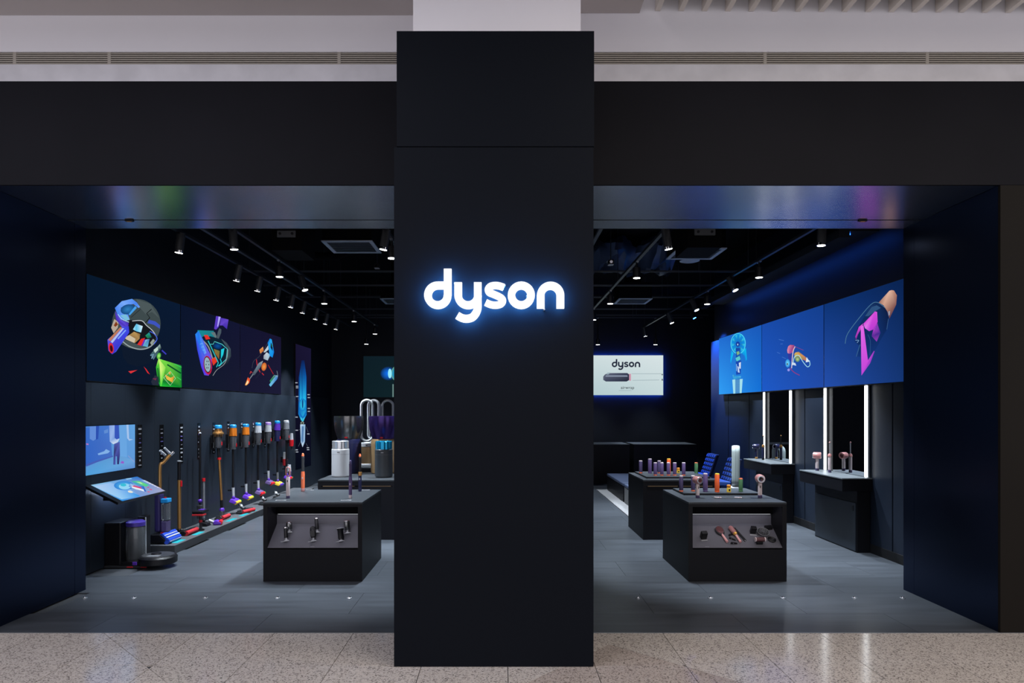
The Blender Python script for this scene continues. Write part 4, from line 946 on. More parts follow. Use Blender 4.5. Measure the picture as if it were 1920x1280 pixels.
# ------------------------------------------------------------------ vacuum cleaners on the left wall (local x points out of the wall)
def head_geo(t, w_, roller, shell, z=0, name='cleaner_head'):
    """a floor head lying on z: soft roller in front, shell over it"""
    h = MB().prism([(-.05, -w_/2, z+.012), (.03, -w_/2, z+.012), (.045, -w_/2, z+.035), (.02, -w_/2, z+.062), (-.045, -w_/2, z+.05)], (0, w_, 0)).build(name, shell, t, bevel=.006)
    MB().cyl((.04, -w_/2+.008, z+.03), (.04, w_/2-.008, z+.03), .028, n=14).build('roller', roller, h, True)
    MB().cyl((-.045, -w_/2-.003, z+.018), (-.045, w_/2+.003, z+.018), .016, n=10).build('wheel', M_dgrey, h, True)
    return h
def stick(label, y, top, cap, cyc, binm, wand, neckm, shell, roller, x=-3.90, zb=.24, zt=1.385, lean=0, floor=False, gold=False):
    t = thing('stick_vacuum', label, 'vacuum', (x, y, zb), group='cordless vacuums on the left wall')
    h = zt-zb
    MB().lathe([(.040, h-.05), (.047, h-.045), (.047, h-.012), (.035, h), (0, h)], n=20).build('filter_cap', cap, t, True)
    cy = MB().lathe([(.036, h-.17), (.053, h-.165), (.050, h-.05), (.036, h-.05)], n=20)
    if gold: cy = MB().lathe([(.040, h-.13), (.075, h-.125), (.072, h-.105), (.045, h-.09), (.040, h-.05)], n=20)
    co = cy.build('cyclone', cyc, t, True)
    for q in range(10):
        a = 2*PI*q/10; MB().cyl((.048*math.cos(a), .048*math.sin(a), h-.16), (.044*math.cos(a), .044*math.sin(a), h-.07), .009, .005, n=6).build('cone', cyc, co)
    b0 = h-(.13 if gold else .17)
    bo = MB().lathe([(.030, b0-.19), (.044, b0-.185), (.050, b0-.01), (.048, b0)], n=20).build('dust_bin', binm, t, True)
    MB().lathe([(.018, b0-.17), (.028, b0-.15), (.028, b0-.02), (.02, b0-.005)], n=14).build('shroud', M_grey, bo, True)
    MB().box(.046, .054, -.008, .008, b0-.15, b0-.10).build('bin_catch', M_red, bo)
    MB().tube([(-.03, 0, h-.06), (-.06, 0, h-.10), (-.062, 0, b0-.05), (-.05, 0, b0-.12)], .016, 8).build('handle', M_dgrey, t, True)
    MB().box(-.085, -.045, -.03, .03, b0-.19, b0-.11).build('battery', M_dgrey, t, bevel=.006)
    MB().box(-.098, -.062, -.03, .03, h-.34, h-.14).build('wall_dock', M_black, t)
    wb = b0-.19; nk = .20
    if gold:
        MB().cyl((0, 0, wb), (.012, 0, wb-.13), .02, n=14).build('wand_socket', M_black, t, True); MB().cyl((.012, 0, wb-.13), (.013, 0, wb-.16), .026, n=14).build('release_button', M_red, t, True)
        MB().cyl((.013, 0, wb-.16), (.045, 0, .26), .017, n=14).build('wand', wand, t, True); MB().cyl((.045, 0, .26), (.05, 0, .14), .019, n=14).build('lower_wand', M_black, t, True)
        MB().ball((.05, 0, .12), .034, .034, .04).build('joint', M_purp, t, True)
        MB().hexa([(.02, -.05, .055), (.08, -.05, .05), (.08, .05, .05), (.02, .05, .055), (.03, -.03, .12), (.07, -.03, .115), (.07, .03, .115), (.03, .03, .12)]).build('neck', M_dgrey, t, bevel=.01)
        hd = head_geo(t, .25, M_rball, M_gun); hd.location = (.06, 0, .0)
    else:
        MB().cyl((0, 0, wb), (0, 0, nk+.02), .016, n=14).build('wand', wand, t, True)
        MB().cyl((0, 0, nk+.03), (.004, 0, .10), .021, .017, n=14).build('neck', neckm, t, True)
        MB().ball((.006, 0, .085), .024, .024, .03).build('joint', M_purp, t, True)
        hd = MB().prism([(-.03, -.085, .03), (.05, -.10, .0), (.085, -.10, .02), (.06, -.085, .055), (-.01, -.07, .075)], (0, .17, 0)).build('cleaner_head', shell, t, bevel=.008)
        MB().cyl((.068, -.09, .018), (.068, .07, .018), .026, n=14).build('roller', roller, hd, True)
        MB().cyl((.068, .0705, .018), (.068, .082, .018), .027, n=14).build('end_cap', M_lime, hd, True)
        MB().box(-.072, .0, -.015, .015, .18, .20).build('wand_clip', M_black, t)
    return t
vy = lambda px, X=-3.90: F*X/(px-VX)
stick('standing vacuum with a copper ring and long gold wand, first of the hung row', vy(412), 0, M_cyan, M_gold, M_smoke, M_gold, M_black, M_gun, M_rball, zb=PLH+.001, zt=1.39, x=-3.92, gold=True)
stick('hanging vacuum with orange cyclones and cyan top, nearer of the two orange ones', vy(437), 0, M_cyan, M_orange, M_smoke, M_black, M_lgrey, M_purp, M_yel)
stick('hanging vacuum with orange cyclones and cyan top, farther of the two orange ones', vy(461), 0, M_cyan, M_orange, M_smoke, M_black, M_lgrey, M_purp, M_yel)
stick('hanging vacuum with silver cyclones and a cyan top', vy(484), 0, M_cyan, M_lgrey, M_smoke, M_black, M_lgrey, M_pur2, M_red, zt=1.395)
stick('hanging vacuum with a lilac top and grey cyclones', vy(503), 0, mat('lilac_plastic', (.32, .19, .55), .35), M_lgrey, M_smoke, M_black, M_lgrey, M_pur2, M_red, zb=.35, zt=1.395)
stick('hanging vacuum with a deep purple body and cyan top', vy(520), 0, M_cyan, M_purp, M_navy, M_black, M_grey, M_yel, M_purp, zb=.28, zt=1.41)
stick('hanging vacuum with a grey top and grey cyclones, last of the row', vy(537), 0, M_lgrey, M_grey, M_smoke, M_black, M_grey, M_purp, M_red, zb=.34, zt=1.41)
# upright floor washer with a copper handle
Yu = vy(305, -3.86)
t = thing('floor_washer', 'upright floor washer with a bent copper handle and clear water tank', 'floor washer', (-3.86, Yu, PLH+.001))
MB().tube(catmull([(-.03, .0, .56), (-.03, .0, .86), (.0, .02, .91), (.07, .06, 1.01)], 5), .019, 12).build('handle_tube', M_gold, t, True)
MB().tube([(.06, .055, .995), (.09, .07, 1.03)], .021, 10).build('grip', M_chrome, t, True)
for dy in (0, .05): MB().tube([(.0+dy, -.06, 1.05+dy*.6), (.03+dy, .0, .99+dy*.5)], [.012, .014], 8).build('trigger_lever', M_lgrey, t, True)
MB().box(-.07, -.005, -.055, .05, .12, .56).build('spine', mat('deep_violet_plastic', (.022, .016, .075), .35), t, bevel=.02)
tk = MB().box(.0, .075, -.045, .05, .25, .45).build('water_tank', M_clear, t, bevel=.014); MB().box(-.002, .078, -.048, .053, .451, .50).build('tank_lid', M_cyan, tk, bevel=.008); MB().box(.02, .04, -.01, .01, .501, .515).build('tank_catch', M_red, tk)
MB().box(.0, .07, -.045, .05, .12, .249).build('dirty_tank', M_pur3, t, bevel=.012)
hd = MB().prism([(-.10, -.13, .015), (.08, -.13, .015), (.10, -.13, .05), (.03, -.13, .11), (-.08, -.13, .11)], (0, .30, 0)).build('cleaner_head', M_black, t, bevel=.01)
hd2 = MB().prism([(.035, -.128, .113), (.105, -.128, .055), (.128, -.128, .05), (.06, -.128, .125)], (0, .296, 0)).build('front_cover', M_blue, hd); MB().box(.0, .05, -.05, .05, .112, .12).build('badge', M_red, hd)
MB().cyl((.105, -.125, .035), (.105, .165, .035), .034, n=14).build('roller', M_blue, hd, True); MB().box(.1395, .145, -.12, .16, .03, .036).build('roller_strip', M_lgrey, hd)
for f_ in (.35, .75):
    xx, zz = .035+.07*f_, .113-.058*f_
    MB().hexa([(xx+.012, -.125, zz+.006), (xx+.028, -.125, zz+.003), (xx+.028, .165, zz+.003), (xx+.012, .165, zz+.006), (xx+.014, -.125, zz+.013), (xx+.030, -.125, zz+.006), (xx+.030, .165, zz+.006), (xx+.014, .165, zz+.013)]).build('trim_strip', M_lgrey, hd)
# copper stick with a slim head
Yc = vy(336, -3.90)
t = thing('slim_stick_vacuum', 'slim stick vacuum with a copper wand and black handle', 'vacuum', (-3.90, Yc, PLH+.001))
MB().cyl((0, 0, .07), (0, 0, .66), .021, n=14).build('wand', M_gold, t, True); MB().cyl((0, 0, .66), (0, 0, .88), .020, n=14).build('handle', M_black, t, True); MB().lathe([(.02, .88), (.024, .885), (.024, .895), (0, .90)]).build('cap', M_lgrey, t, True)
MB().box(.018, .032, -.01, .01, .58, .65).build('switch', M_red, t); MB().ball((0, 0, .05), .024).build('joint', M_black, t, True)
hd = head_geo(t, .30, M_rball, M_black); hd.location = (.09, .04, 0); MB().cyl((0, 0, .05), (.07, .03, .05), .018, n=10).build('neck', M_black, t, True)
# black wand with tool set
Yw = vy(375, -3.90)
t = thing('black_wand_vacuum', 'thin all-black wand vacuum with a grey lower tube', 'vacuum', (-3.90, Yw, PLH+.001))
MB().cyl((0, 0, .28), (0, 0, 1.2), .014, n=12).build('wand', M_black, t, True); MB().lathe([(.014, 1.2), (.018, 1.205), (0, 1.225)]).build('cap', M_lgrey, t, True)
MB().cyl((.03, .04, .10), (.03, .04, .58), .016, n=12).build('lower_tube', M_grey, t, True); MB().cyl((.03, .04, .58), (.03, .04, .62), .02, n=12).build('release_button', M_red, t, True)
MB().box(-.03, .03, -.035, .02, .10, .28).build('motor_block', M_dgrey, t, bevel=.012); MB().ball((.0, .0, .33), .028).build('joint', M_purp, t, True); MB().ball((.03, .04, .07), .02).build('foot_joint', M_black, t, True)
MB().prism([(.0, -.02, .0), (.10, -.02, .0), (.09, -.02, .04), (.02, -.02, .055)], (0, .12, 0)).build('foot', M_black, t, bevel=.006)
# tools standing on the plinth
q = PZ(378, 985, PLH+.001)
def plat(px, py): 
    q = PZ(px, py, PLH+.001); q.x = max(XL+.08, min(PLX-.05, q.x)); return q
t = thing('docked_tool', 'purple and red floor tool head raised on a black stem', 'vacuum tool', (-3.77, 8.36, PLH+.001))
MB().box(-.07, .07, -.09, .09, .215, .25).build('tool_head', M_black, t, bevel=.01); MB().box(-.072, .072, -.092, .0, .19, .214).build('tool_lip', M_rball, t, bevel=.006); MB().box(-.03, .03, .0, .08, .251, .256).build('light_window', M_purp, t)
MB().cyl((0, 0, .0), (0, 0, .19), .018, n=12).build('stem', M_dgrey, t, True); MB().cyl((.0, 0, .10), (.0, 0, .13), .022, n=12).build('collar', M_red, t, True); MB().lathe([(.045, 0), (.045, .012), (0, .014)]).build('foot_disc', M_black, t, True)
t = thing('mini_motorhead', 'small purple and red motor brush lying on the plinth beside the black wand', 'vacuum tool', (-3.745, 8.78, PLH+.001), (0, 0, .3))
MB().prism([(-.04, -.07, .005), (.05, -.07, .005), (.06, -.07, .03), (.0, -.07, .06), (-.04, -.07, .045)], (0, .14, 0)).build('shell', M_purp, t, bevel=.008); MB().cyl((.045, -.065, .03), (.045, .065, .03), .026, n=12).build('roller', M_red, t, True); MB().cyl((-.04, 0, .03), (-.10, 0, .06), .018, n=10).build('neck', M_lgrey, t, True)
for k, (px, py, lb, sh) in enumerate(((432, 961, 'below the nearer orange vacuum', M_gun), (478, 945, 'below the silver vacuum', M_gun), (494, 935, 'below the lilac vacuum', M_gun))):
    q = plat(px, py); t = thing('roller_head', 'loose floor head with a red soft roller, '+lb, 'vacuum head', (max(q.x, -3.745), q.y, PLH+.001), (0, 0, -.25), group='loose red roller heads on the plinth')
    hd = head_geo(t, .29, M_rball, sh); MB().tube([(-.03, 0, .055), (-.07, 0, .08), (-.11, 0, .12)], [.028, .024, .018], 10).build('neck', M_dgrey, t, True); MB().cyl((-.075, 0, .084), (-.095, 0, .106), .027, n=12).build('collar', M_lgrey, t, True)
# small handhelds on the far end of the wall
for k, (px, py, m, lb) in enumerate(((535, 862, M_rball, 'red handheld cleaner hung below the last vacuum'), (547, 826, M_red, 'small red and grey tool hung beside the portrait screen'), (543, 885, M_pur3, 'dark purple handheld cleaner hung low near the portrait screen'))):
    q = PX(px, py, -3.95); t = thing('handheld_vacuum', lb, 'handheld vacuum', (XL+.002, q.y, q.z))
    MB().cyl((.07, 0, -.10), (.07, 0, .02), .04, .045, n=14).build('bin', m, t, True); MB().cyl((.07, 0, .02), (.07, 0, .14), .038, .03, n=14).build('motor', M_lgrey, t, True); MB().box(.0, .05, -.02, .02, -.04, .06).build('wall_dock', M_black, t); MB().cyl((.07, 0, -.10), (.08, 0, -.18), .014, n=10).build('nozzle', M_dgrey, t, True)
# robot vacuum and its dock
t = thing('robot_dock', 'tall black robot vacuum dock with a clear violet-topped bin by the left wall', 'dock', (-3.84, 6.95, 0))
MB().box(-.188, -.02, -.19, .10, .02, .455).build('tower', M_black, t, bevel=.012); MB().box(-.185, .25, -.2, .27, 0, .019).build('base_plate', M_dgrey, t)
b = MB().lathe([(.085, .06), (.09, .07), (.09, .40), (.085, .41)], (.085, -.10, 0), n=24).build('dust_bin', M_clear, t, True); MB().lathe([(.092, .411), (.092, .45), (.07, .465), (0, .465)], (.085, -.10, 0), n=24).build('bin_lid', mat('violet_lid', (.05, .03, .26), .3), b, True); MB().lathe([(.04, .08), (.045, .1), (.045, .38), (.03, .40)], (.085, -.10, 0), n=18).build('bin_core', M_dgrey, b, True)
MB().box(-.02, .06, -.005, .10, .02, .45).build('side_tank', M_black, t, bevel=.01); MB().box(.0605, .066, -.003, .012, .03, .44).build('tank_trim', M_lgrey, t); MB().box(-.02, .06, .12, .24, .02, .47).build('water_tank', M_black, t, bevel=.01); MB().box(.0605, .066, .122, .137, .03, .46).build('tank_trim', M_lgrey, t)
MB().box(-.02, .17, -.20, .0, .02, .06).build('bin_foot', M_black, t)
for a in (.08, .22): MB().box(a-.03, a+.03, -.206, -.2005, .004, .012).build('status_light', M_red, t)
t = thing('robot_vacuum', 'round black robot vacuum parked on its dock plate', 'robot vacuum', (-3.50, 6.80, .0195))
MB().lathe([(.172, .022), (.18, .03), (.18, .085), (.165, .1), (0, .1)], n=40).build('body', M_black, t, True); MB().lathe([(.15, .1001), (.148, .106), (0, .108)], n=40).build('top_plate', M_dgrey, t, True)
MB().lathe([(.05, .1081), (.045, .118), (0, .12)], (-.03, .02, 0), n=24).build('sensor_dome', M_black, t, True); MB().box(-.06, .06, -.12, -.06, .1075, .111).build('button_panel', M_grey, t)
for a in (-.09, .09): MB().cyl((a, -.01, .03), (a, .01, .03), .03, n=12).build('wheel', M_dgrey, t)
MB().box(-.16, -.12, -.186, -.176, .04, .07).build('side_light', M_purp, t)
# narrow product labels on the wall
M_lab = mat('label_black_glass', (.004, .004, .005), .25); M_ink = mat('label_print', (.32, .33, .36), .6); M_ink2 = mat('label_print_violet', (.12, .1, .35), .6)
for k, (px, y0, y1) in enumerate(((262, 796, 876), (303, 796, 870), (340, 794, 868), (373, 793, 860), (401, 792, 850), (428, 790, 845), (453, 790, 840), (475, 790, 838), (497, 790, 838))):
    a = PX(px, y0, XL+.002); b = PX(px, y1, XL+.002); hh = a.z-b.z
    t = thing('wall_label', ('narrow black printed label strip on the left wall, '+ORD[k]+' from the entrance'), 'label', tuple(b), group='label strips behind the vacuums')
    MB().box(-.001, .002, -.045, .045, 0, hh).build('strip', M_lab, t)
    random.seed(k)
    for j in range(9):
        z = hh*(.04+.105*j); wv = random.uniform(.012, .032); MB().box(.0021, .003, -wv, wv, z, z+random.choice((.006, .012, .02))).build('print_line', M_ink2 if j in (5, 6) else M_ink, t)

# ------------------------------------------------------------------ purifiers on the second left table
def big_purifier(label, px, py, body, cone):
    q = PZ(px, py, TH); t = thing('cone_purifier', label, 'air purifier', tuple(q))
    MB().lathe([(.150, 0), (.165, .012), (.165, .44), (.15, .465)], n=36).build('body', body, t, True); MB().lathe([(.166, .03), (.168, .04), (.168, .40), (.166, .41)], n=36).build('mesh_sleeve', body, t, True)
    MB().lathe([(.12, .466), (.15, .47), (.19, .60), (.20, .74), (.195, .775), (.185, .775), (.165, .70), (.10, .60), (0, .59)], n=36).build('cone', cone, t, True)
    MB().ball((0, -.152, .487), .024, .012, .014).build('red_button', M_red, t, True)
    return t
big_purifier('large air purifier with a shiny gunmetal cone on a navy drum', 654, 886, M_navy, M_gun)
big_purifier('large air purifier with a violet cone on a gold drum', 719, 886.5, M_bronze, M_violm)
def small_purifier(label, px, py, body, noz):
    q = PZ(px, py, TH); t = thing('compact_purifier', label, 'air purifier', tuple(q))
    MB().lathe([(.100, 0), (.104, .008), (.104, .012), (.113, .014), (.113, .35), (.106, .358)], n=36).build('body', body, t, True)
    MB().lathe([(.106, .359), (.106, .455), (.10, .46), (.095, .455), (.07, .40), (0, .385)], n=36).build('nozzle_ring', noz, t, True)
    for k in range(7):
        a = 2*PI*k/7; MB().cyl((.05*math.cos(a), .05*math.sin(a), .39), (.088*math.cos(a), .088*math.sin(a), .452), .012, .022, n=6).build('vane', noz, t)
    MB().box(-.016, .016, -.1145, -.1125, .315, .322).build('display', M_black if body is M_white else M_lgrey, t); MB().lathe([(.1135, .29), (.1135, .292)], n=36).build('seam', M_grey, t)
    return t
small_purifier('short white compact purifier with a silver top', 638.5, 893, M_white, mat('silver_clear', (.75, .77, .8), .12, .5, .5, trans=.3))
small_purifier('short dark grey compact purifier with a bright blue top', 719.5, 894, mat('slate_plastic', (.035, .042, .05), .45), mat('cyan_clear', (.01, .33, .60), .1, .6, .5))
# looped fans
def loop_fan(name, label, loc, rz, mid, loop=M_white):
    t = thing(name, label, 'fan', loc, (0, 0, rz))
    MB().lathe([(.10, 0), (.11, .005), (.11, .03), (.095, .04)], n=28).build('foot', M_white, t, True); MB().lathe([(.095, .041), (.098, .05), (.098, .29), (.094, .295)], n=28).build('filter_drum', mid, t, True); MB().lathe([(.094, .296), (.10, .30), (.098, .35), (.06, .372)], n=28).build('collar', M_white, t, True)
    r = .085; zc0, zc1 = .385+r, 1.03-r-.02
    path = [(-r, 0, zc0+(zc1-zc0)*i/6) for i in range(7)]+[(r*math.cos(math.radians(180-a)), 0, zc1+r*math.sin(math.radians(a))) for a in range(15, 180, 15)]+[(r, 0, zc1+(zc0-zc1)*i/6) for i in range(7)]+[(r*math.cos(math.radians(-a)), 0, zc0+r*math.sin(math.radians(-a))) for a in range(15, 180, 15)]
    lo = MB().tube(path, .020, 12, True, (0, 1, 0), .062).build('air_loop', loop, t, True)
    MB().tube([Vector(p)+Vector((0, .0, 0)) for p in path], .021, 10, True, (0, 1, 0), .012).build('slot_trim', M_grey, lo, True)
    MB().box(-.014, .014, -.1005, -.0985, .315, .33).build('display', M_black, t)
    return t
for px, py, lb, rz, md in ((688, 873, 'looped white fan on a gold drum beside the gunmetal cone, nearer one', .15, M_bronze), (701, 870, 'looped white fan half behind the nearer fan and the violet cone', -.1, M_white), (727, 869, 'looped white fan rising behind the violet cone', .1, M_white)):
    loop_fan('loop_fan', lb, tuple(PZ(px, py, TH)), rz, md)
loop_fan('tower_fan', 'pearl white looped fan seen edge-on beside the far vanity', (3.78, 10.75, 0), 1.232, M_pearl, M_pearl)
# ------------------------------------------------------------------ stylers on the nearest left table
def card(label, px, py, z, w_=.05, d=.03, group='small cards on the tables'):
    q = PZ(px, py, z+.001); t = thing('price_card', label, 'card', tuple(q), group=group)
    MB().box(-w_, w_, -d/2, d/2, 0, .004).build('plate', M_lgrey, t); MB().box(-w_*.8, w_*.3, -d*.25, -d*.1, .0041, .0046).build('print_line', M_dgrey, t); MB().box(-w_*.8, w_*.6, d*.1, d*.2, .0041, .0046).build('print_line', M_dgrey, t)
def wand(label, px, py, top_py, z, body, foot, barrel, tip, frac=.52, r=.019, mid=None):
    q = PZ(px, py, z); hh = (py-top_py)*q.y/F
    t = thing('hair_styler', label, 'hair styler', tuple(q), group='upright stylers on the display table')
    MB().lathe([(r*.9, 0), (r, .004), (r, .03), (r*.95, .034)], n=18).build('foot', foot, t, True)
    MB().lathe([(r*.97, .0341), (r, .04), (r, hh*frac-.03), (r*.9, hh*frac)], n=18).build('handle', body, t, True)
    MB().box(-.005, .005, -r-.003, -r+.002, hh*frac*.62, hh*frac*.72).build('button', M_lgrey, t)
    if mid: MB().lathe([(r, hh*frac-.034), (r*1.25, hh*frac-.03), (r*1.25, hh*frac+.005), (r*.9, hh*frac+.008)], n=18).build('collar', mid, t, True)
    MB().lathe([(r*.82, hh*frac+.001), (r*.82, hh*.90), (r*.6, hh*.91)], n=18).build('barrel', barrel, t, True)
    MB().lathe([(r*.55, hh*.91), (r*.75, hh*.925), (r*.5, hh*.985), (0, hh)], n=16).build('tip', tip, t, True)
    return t
wand('orange styling wand with a black barrel and coral tip on the left table', 568, 921, 849, TH, M_coral, M_rose, M_dgrey, M_coral)
wand('slim dusty purple styling wand near the front edge of the left table', 657, 934, 862, TH, M_pur2, M_pinkw, M_pur3, M_pur3, .56, .016)
wand('navy styling wand with a copper collar and coral tip', 675, 921, 850, TH, M_navy, M_navy, M_black, M_coral, .5, .017, M_gold)
q = PZ(540, 934, TH); t = thing('loop_styler', 'pale styler with an open rose loop at its top, left table', 'hair styler', tuple(q))
MB().lathe([(.017, 0), (.018, .004), (.018, .026)], n=18).build('foot', M_pur3, t, True); MB().lathe([(.0178, .0261), (.019, .03), (.019, .20), (.016, .21)], n=18).build('handle', M_pinkw, t, True); MB().box(-.005, .005, -.021, -.017, .16, .18).build('button', M_dgrey, t)
pth = [(-.018, 0, .235+.05*i/3) for i in range(4)]+[(.018*math.cos(math.radians(180-a)), 0, .285+.018*math.sin(math.radians(a))) for a in range(20, 180, 20)]+[(.018, 0, .285-.05*i/3) for i in range(4)]+[(.018*math.cos(math.radians(-a)), 0, .235+.018*math.sin(math.radians(-a))) for a in range(20, 180, 20)]
MB().tube(pth, .006, 10, True, (0, 1, 0), .014).build('loop_head', M_rose, t, True)
card('small grey card in front of the loop-topped styler', 527, 938, TH); card('small grey card behind the orange wand', 581, 918.5, TH, .04, .025); card('small grey card in front of the slim purple wand', 649, 938, TH); card('small grey card behind the navy wand', 686, 918.5, TH, .04, .025)

# shelf items: helper for the sloping shelves (local z is the shelf's normal)
SA = math.atan(SL)
def PS(px, py, lift=0):
    k = (py-VY)/F; Y = (H-.316-lift+SL*TY0)/(k+SL); return Vector(((px-VX)*Y/F, Y, H-k*Y))
def on_shelf(name, label, cat, px, py, rz=0, group=None):
    t = thing(name, label, cat, tuple(PS(px, py)), (0, 0, 0), group)
    t.rotation_euler = (Matrix.Rotation(SA, 4, 'X') @ Matrix.Rotation(rz, 4, 'Z')).to_euler()
    return t
def upright(label, px, py, kind, hh):
    t = thing('attachment', label, 'attachment', tuple(PS(px, py)), (-.25, -.15, 0), 'black attachments in the left niche')
    t.scale = (1.6, 1.6, 1.0)
    r = .011
    MB().lathe([(.014, -.004), (.014, .008), (.006, .012), (.006, .03)], n=14).build('peg', M_lgrey, t, True)
    if kind == 'tube':
        MB().lathe([(r, .03), (r*1.05, .035), (r*.95, hh-.014), (r*.9, hh-.012)], n=16).build('barrel', M_black, t, True); MB().lathe([(r*.95, hh-.0119), (r*1.15, hh-.01), (r*1.15, hh-.002), (r*.6, hh), (0, hh-.001)], n=16).build('end_ring', M_chrome, t, True)
    elif kind == 'fat':
        MB().lathe([(.013, .03), (.017, .035), (.018, hh-.02), (.016, hh-.005)], n=18).build('barrel', M_gun, t, True); MB().lathe([(.015, hh-.0049), (.018, hh-.003), (.012, hh), (0, hh)], n=16).build('end_ring', M_rose, t, True)
    elif kind == 'paddle':
        MB().lathe([(.012, .03), (.017, .05), (.019, .08), (.015, hh-.012), (.006, hh)], n=18, sx=1, sy=.7).build('brush', M_black, t, True)
        for j in range(6): MB().box(-.014, .014, -.016, -.012, .045+j*.009, .049+j*.009).build('bristle_row', M_dgrey, t)
    elif kind == 'cup':
        MB().lathe([(.016, .02), (.017, .03), (.017, hh-.02), (.021, hh-.012), (.021, hh-.004)], n=20).build('cup', M_black, t, True); MB().lathe([(.0205, hh-.0039), (.02, hh), (0, hh)], n=20).build('rim', M_lgrey, t, True)
    MB().box(-.025, .025, -.028, -.022, -.006, -.002).build('tag', M_lgrey, t)
upright('black barrel with a chrome ring, front of the left niche', 537, 1014, 'tube', .13); upright('dark grey fat barrel at the rear of the left niche', 543, 998, 'fat', .10); upright('black brush attachment in the middle of the left niche', 588, 1014, 'paddle', .14); upright('thin black barrel with a chrome ring, rear middle of the left niche', 595, 998, 'tube', .14); upright('black cup-shaped attachment with a pale rim in the left niche', 640, 1014, 'cup', .12); upright('dark barrel with a rose ring, rear end of the left niche', 652, 999, 'fat', .12)
# right niche
t = on_shelf('small_case', 'small black case standing alone at one end of the brush niche', 'case', 1318.5, 1008, .1)
MB().box(-.028, .028, -.02, .02, 0, .075).build('case_body', M_black, t, bevel=.004); MB().box(-.029, .029, -.0215, -.0205, .03, .033).build('seam', M_dgrey, t); MB().box(-.03, .03, -.04, -.03, 0, .003).build('tag', M_lgrey, t)
t = on_shelf('paddle_brush', 'paddle hair brush with a dark rose pad and pink handle', 'hair brush', 1363, 1017, .22)
MB().lathe([(.0, 0), (.04, .004), (.046, .012), (.043, .02), (0, .022)], (0, .145, 0), n=26, sx=.9, sy=1.25).build('head', M_dgrey, t, True)
pad = MB().lathe([(.036, .0221), (.03, .028), (0, .031)], (0, .15, 0), n=24, sx=.9, sy=1.25).build('pad', mat('dark_rose_pad', (.16, .06, .07), .6), t, True)
b = MB()
for i in range(-3, 4):
    for j in range(-4, 5):
        if (i/3.6)**2+(j/4.6)**2 < 1: b.cyl((i*.009, .15+j*.009, .028), (i*.009, .15+j*.009, .044), .0012, n=4)
b.build('bristles', mat('bristle_rose', (.25, .10, .10), .5), pad, kind='stuff'); MB().tube([(0, .10, .012), (0, .06, .012), (0, 0, .012)], [.010, .012, .013], 12).build('handle', M_pinkh, t, True)
t = on_shelf('round_brush', 'round hair brush with a gold collar and pink handle', 'hair brush', 1388, 1017.5, .25)
MB().cyl((0, .105, .025), (0, .185, .025), .022, n=20).build('barrel', mat('rose_bristle', (.34, .15, .15), .8), t, True); MB().cyl((0, .185, .025), (0, .195, .025), .020, .014, n=20).build('tip', M_rose, t, True); MB().cyl((0, .085, .025), (0, .105, .025), .014, .02, n=20).build('collar', mat('brass_yellow', (.7, .4, .08), .35, .6), t, True); MB().tube([(0, .085, .022), (0, .04, .016), (0, 0, .014)], [.010, .011, .013], 12).build('handle', M_pinkh, t, True)
t = on_shelf('hair_comb', 'long flat black comb lying beside the round brush', 'comb', 1398, 1015, .32)
MB().box(-.012, .004, 0, .20, 0, .006).build('spine', M_black, t, bevel=.002)
b = MB(); [b.box(.004, .016, .01+i*.005, .0125+i*.005, .001, .005) for i in range(36)]; b.build('teeth', M_dgrey, t, kind='stuff'); MB().ball((-.004, .004, .008), .004).build('rivet', M_chrome, t, True)
for k, (px, py, rz) in enumerate(((1371, 1003, .4), (1373, 1011, -.5), (1376, 1019, 0))):
    t = on_shelf('hair_clip', ('uppermost', 'middle', 'lowest')[k]+' black hair clip between the two brushes', 'hair clip', px, py, rz, 'black hair clips'); MB().box(-.032, .032, -.006, .006, 0, .006).build('lower_jaw', M_black, t, bevel=.002); MB().hexa([(-.03, -.006, .007), (.03, -.006, .007), (.03, .006, .007), (-.03, .006, .007), (-.03, -.006, .02), (.03, -.006, .011), (.03, .006, .011), (-.03, .006, .02)]).build('upper_jaw', M_black, t); MB().cyl((-.008, -.007, .011), (-.008, .007, .011), .005, n=10).build('hinge', M_chrome, t)
t = on_shelf('small_case', 'small black case standing behind the wire-spoked diffuser', 'case', 1411, 998, -.1); MB().box(-.026, .026, -.018, .018, 0, .07).build('case_body', M_black, t, bevel=.004); MB().box(-.027, .027, -.0195, -.0185, .03, .033).build('seam', M_dgrey, t); MB().box(-.03, .03, -.04, -.03, 0, .003).build('tag', M_lgrey, t)
t = on_shelf('small_case', 'flat black case in the far corner of the brush niche', 'case', 1440, 991, .1); MB().box(-.035, .035, -.02, .02, 0, .03).build('case_body', M_black, t, bevel=.004); MB().box(-.036, .036, -.0215, -.0205, .014, .016).build('seam', M_dgrey, t)
t = on_shelf('dryer_diffuser', 'round black diffuser with wire-like prongs in the brush niche', 'diffuser', 1430, 1000, 0)
MB().lathe([(.025, 0), (.052, .018), (.056, .024), (.052, .026), (.02, .012), (0, .012)], n=28).build('bowl', M_dgrey, t, True); MB().tube([(.054*math.cos(a*PI/14), .054*math.sin(a*PI/14), .026) for a in range(28)], .003, 6, True).build('rim', M_grey, t, True)
for k in range(10): a = 2*PI*k/10; MB().cyl((.032*math.cos(a), .032*math.sin(a), .014), (.030*math.cos(a), .030*math.sin(a), .048), .004, .0025, n=6).build('prong', M_grey, t)
t = on_shelf('dryer_nozzle', 'dark rose cylinder with white ends on a black stand in the brush niche', 'nozzle', 1423, 1018, 0)
MB().cyl((-.038, 0, .05), (.038, 0, .05), .020, n=22).build('barrel', mat('dark_rose', (.10, .035, .04), .4), t, True)
for s in (-1, 1): MB().lathe([(.009, s*.039), (.021, s*.0385), (.022, s*.048), (.012, s*.05)], (0, 0, .05), n=22, axis='x').build('end_cap', M_pinkw, t, True)
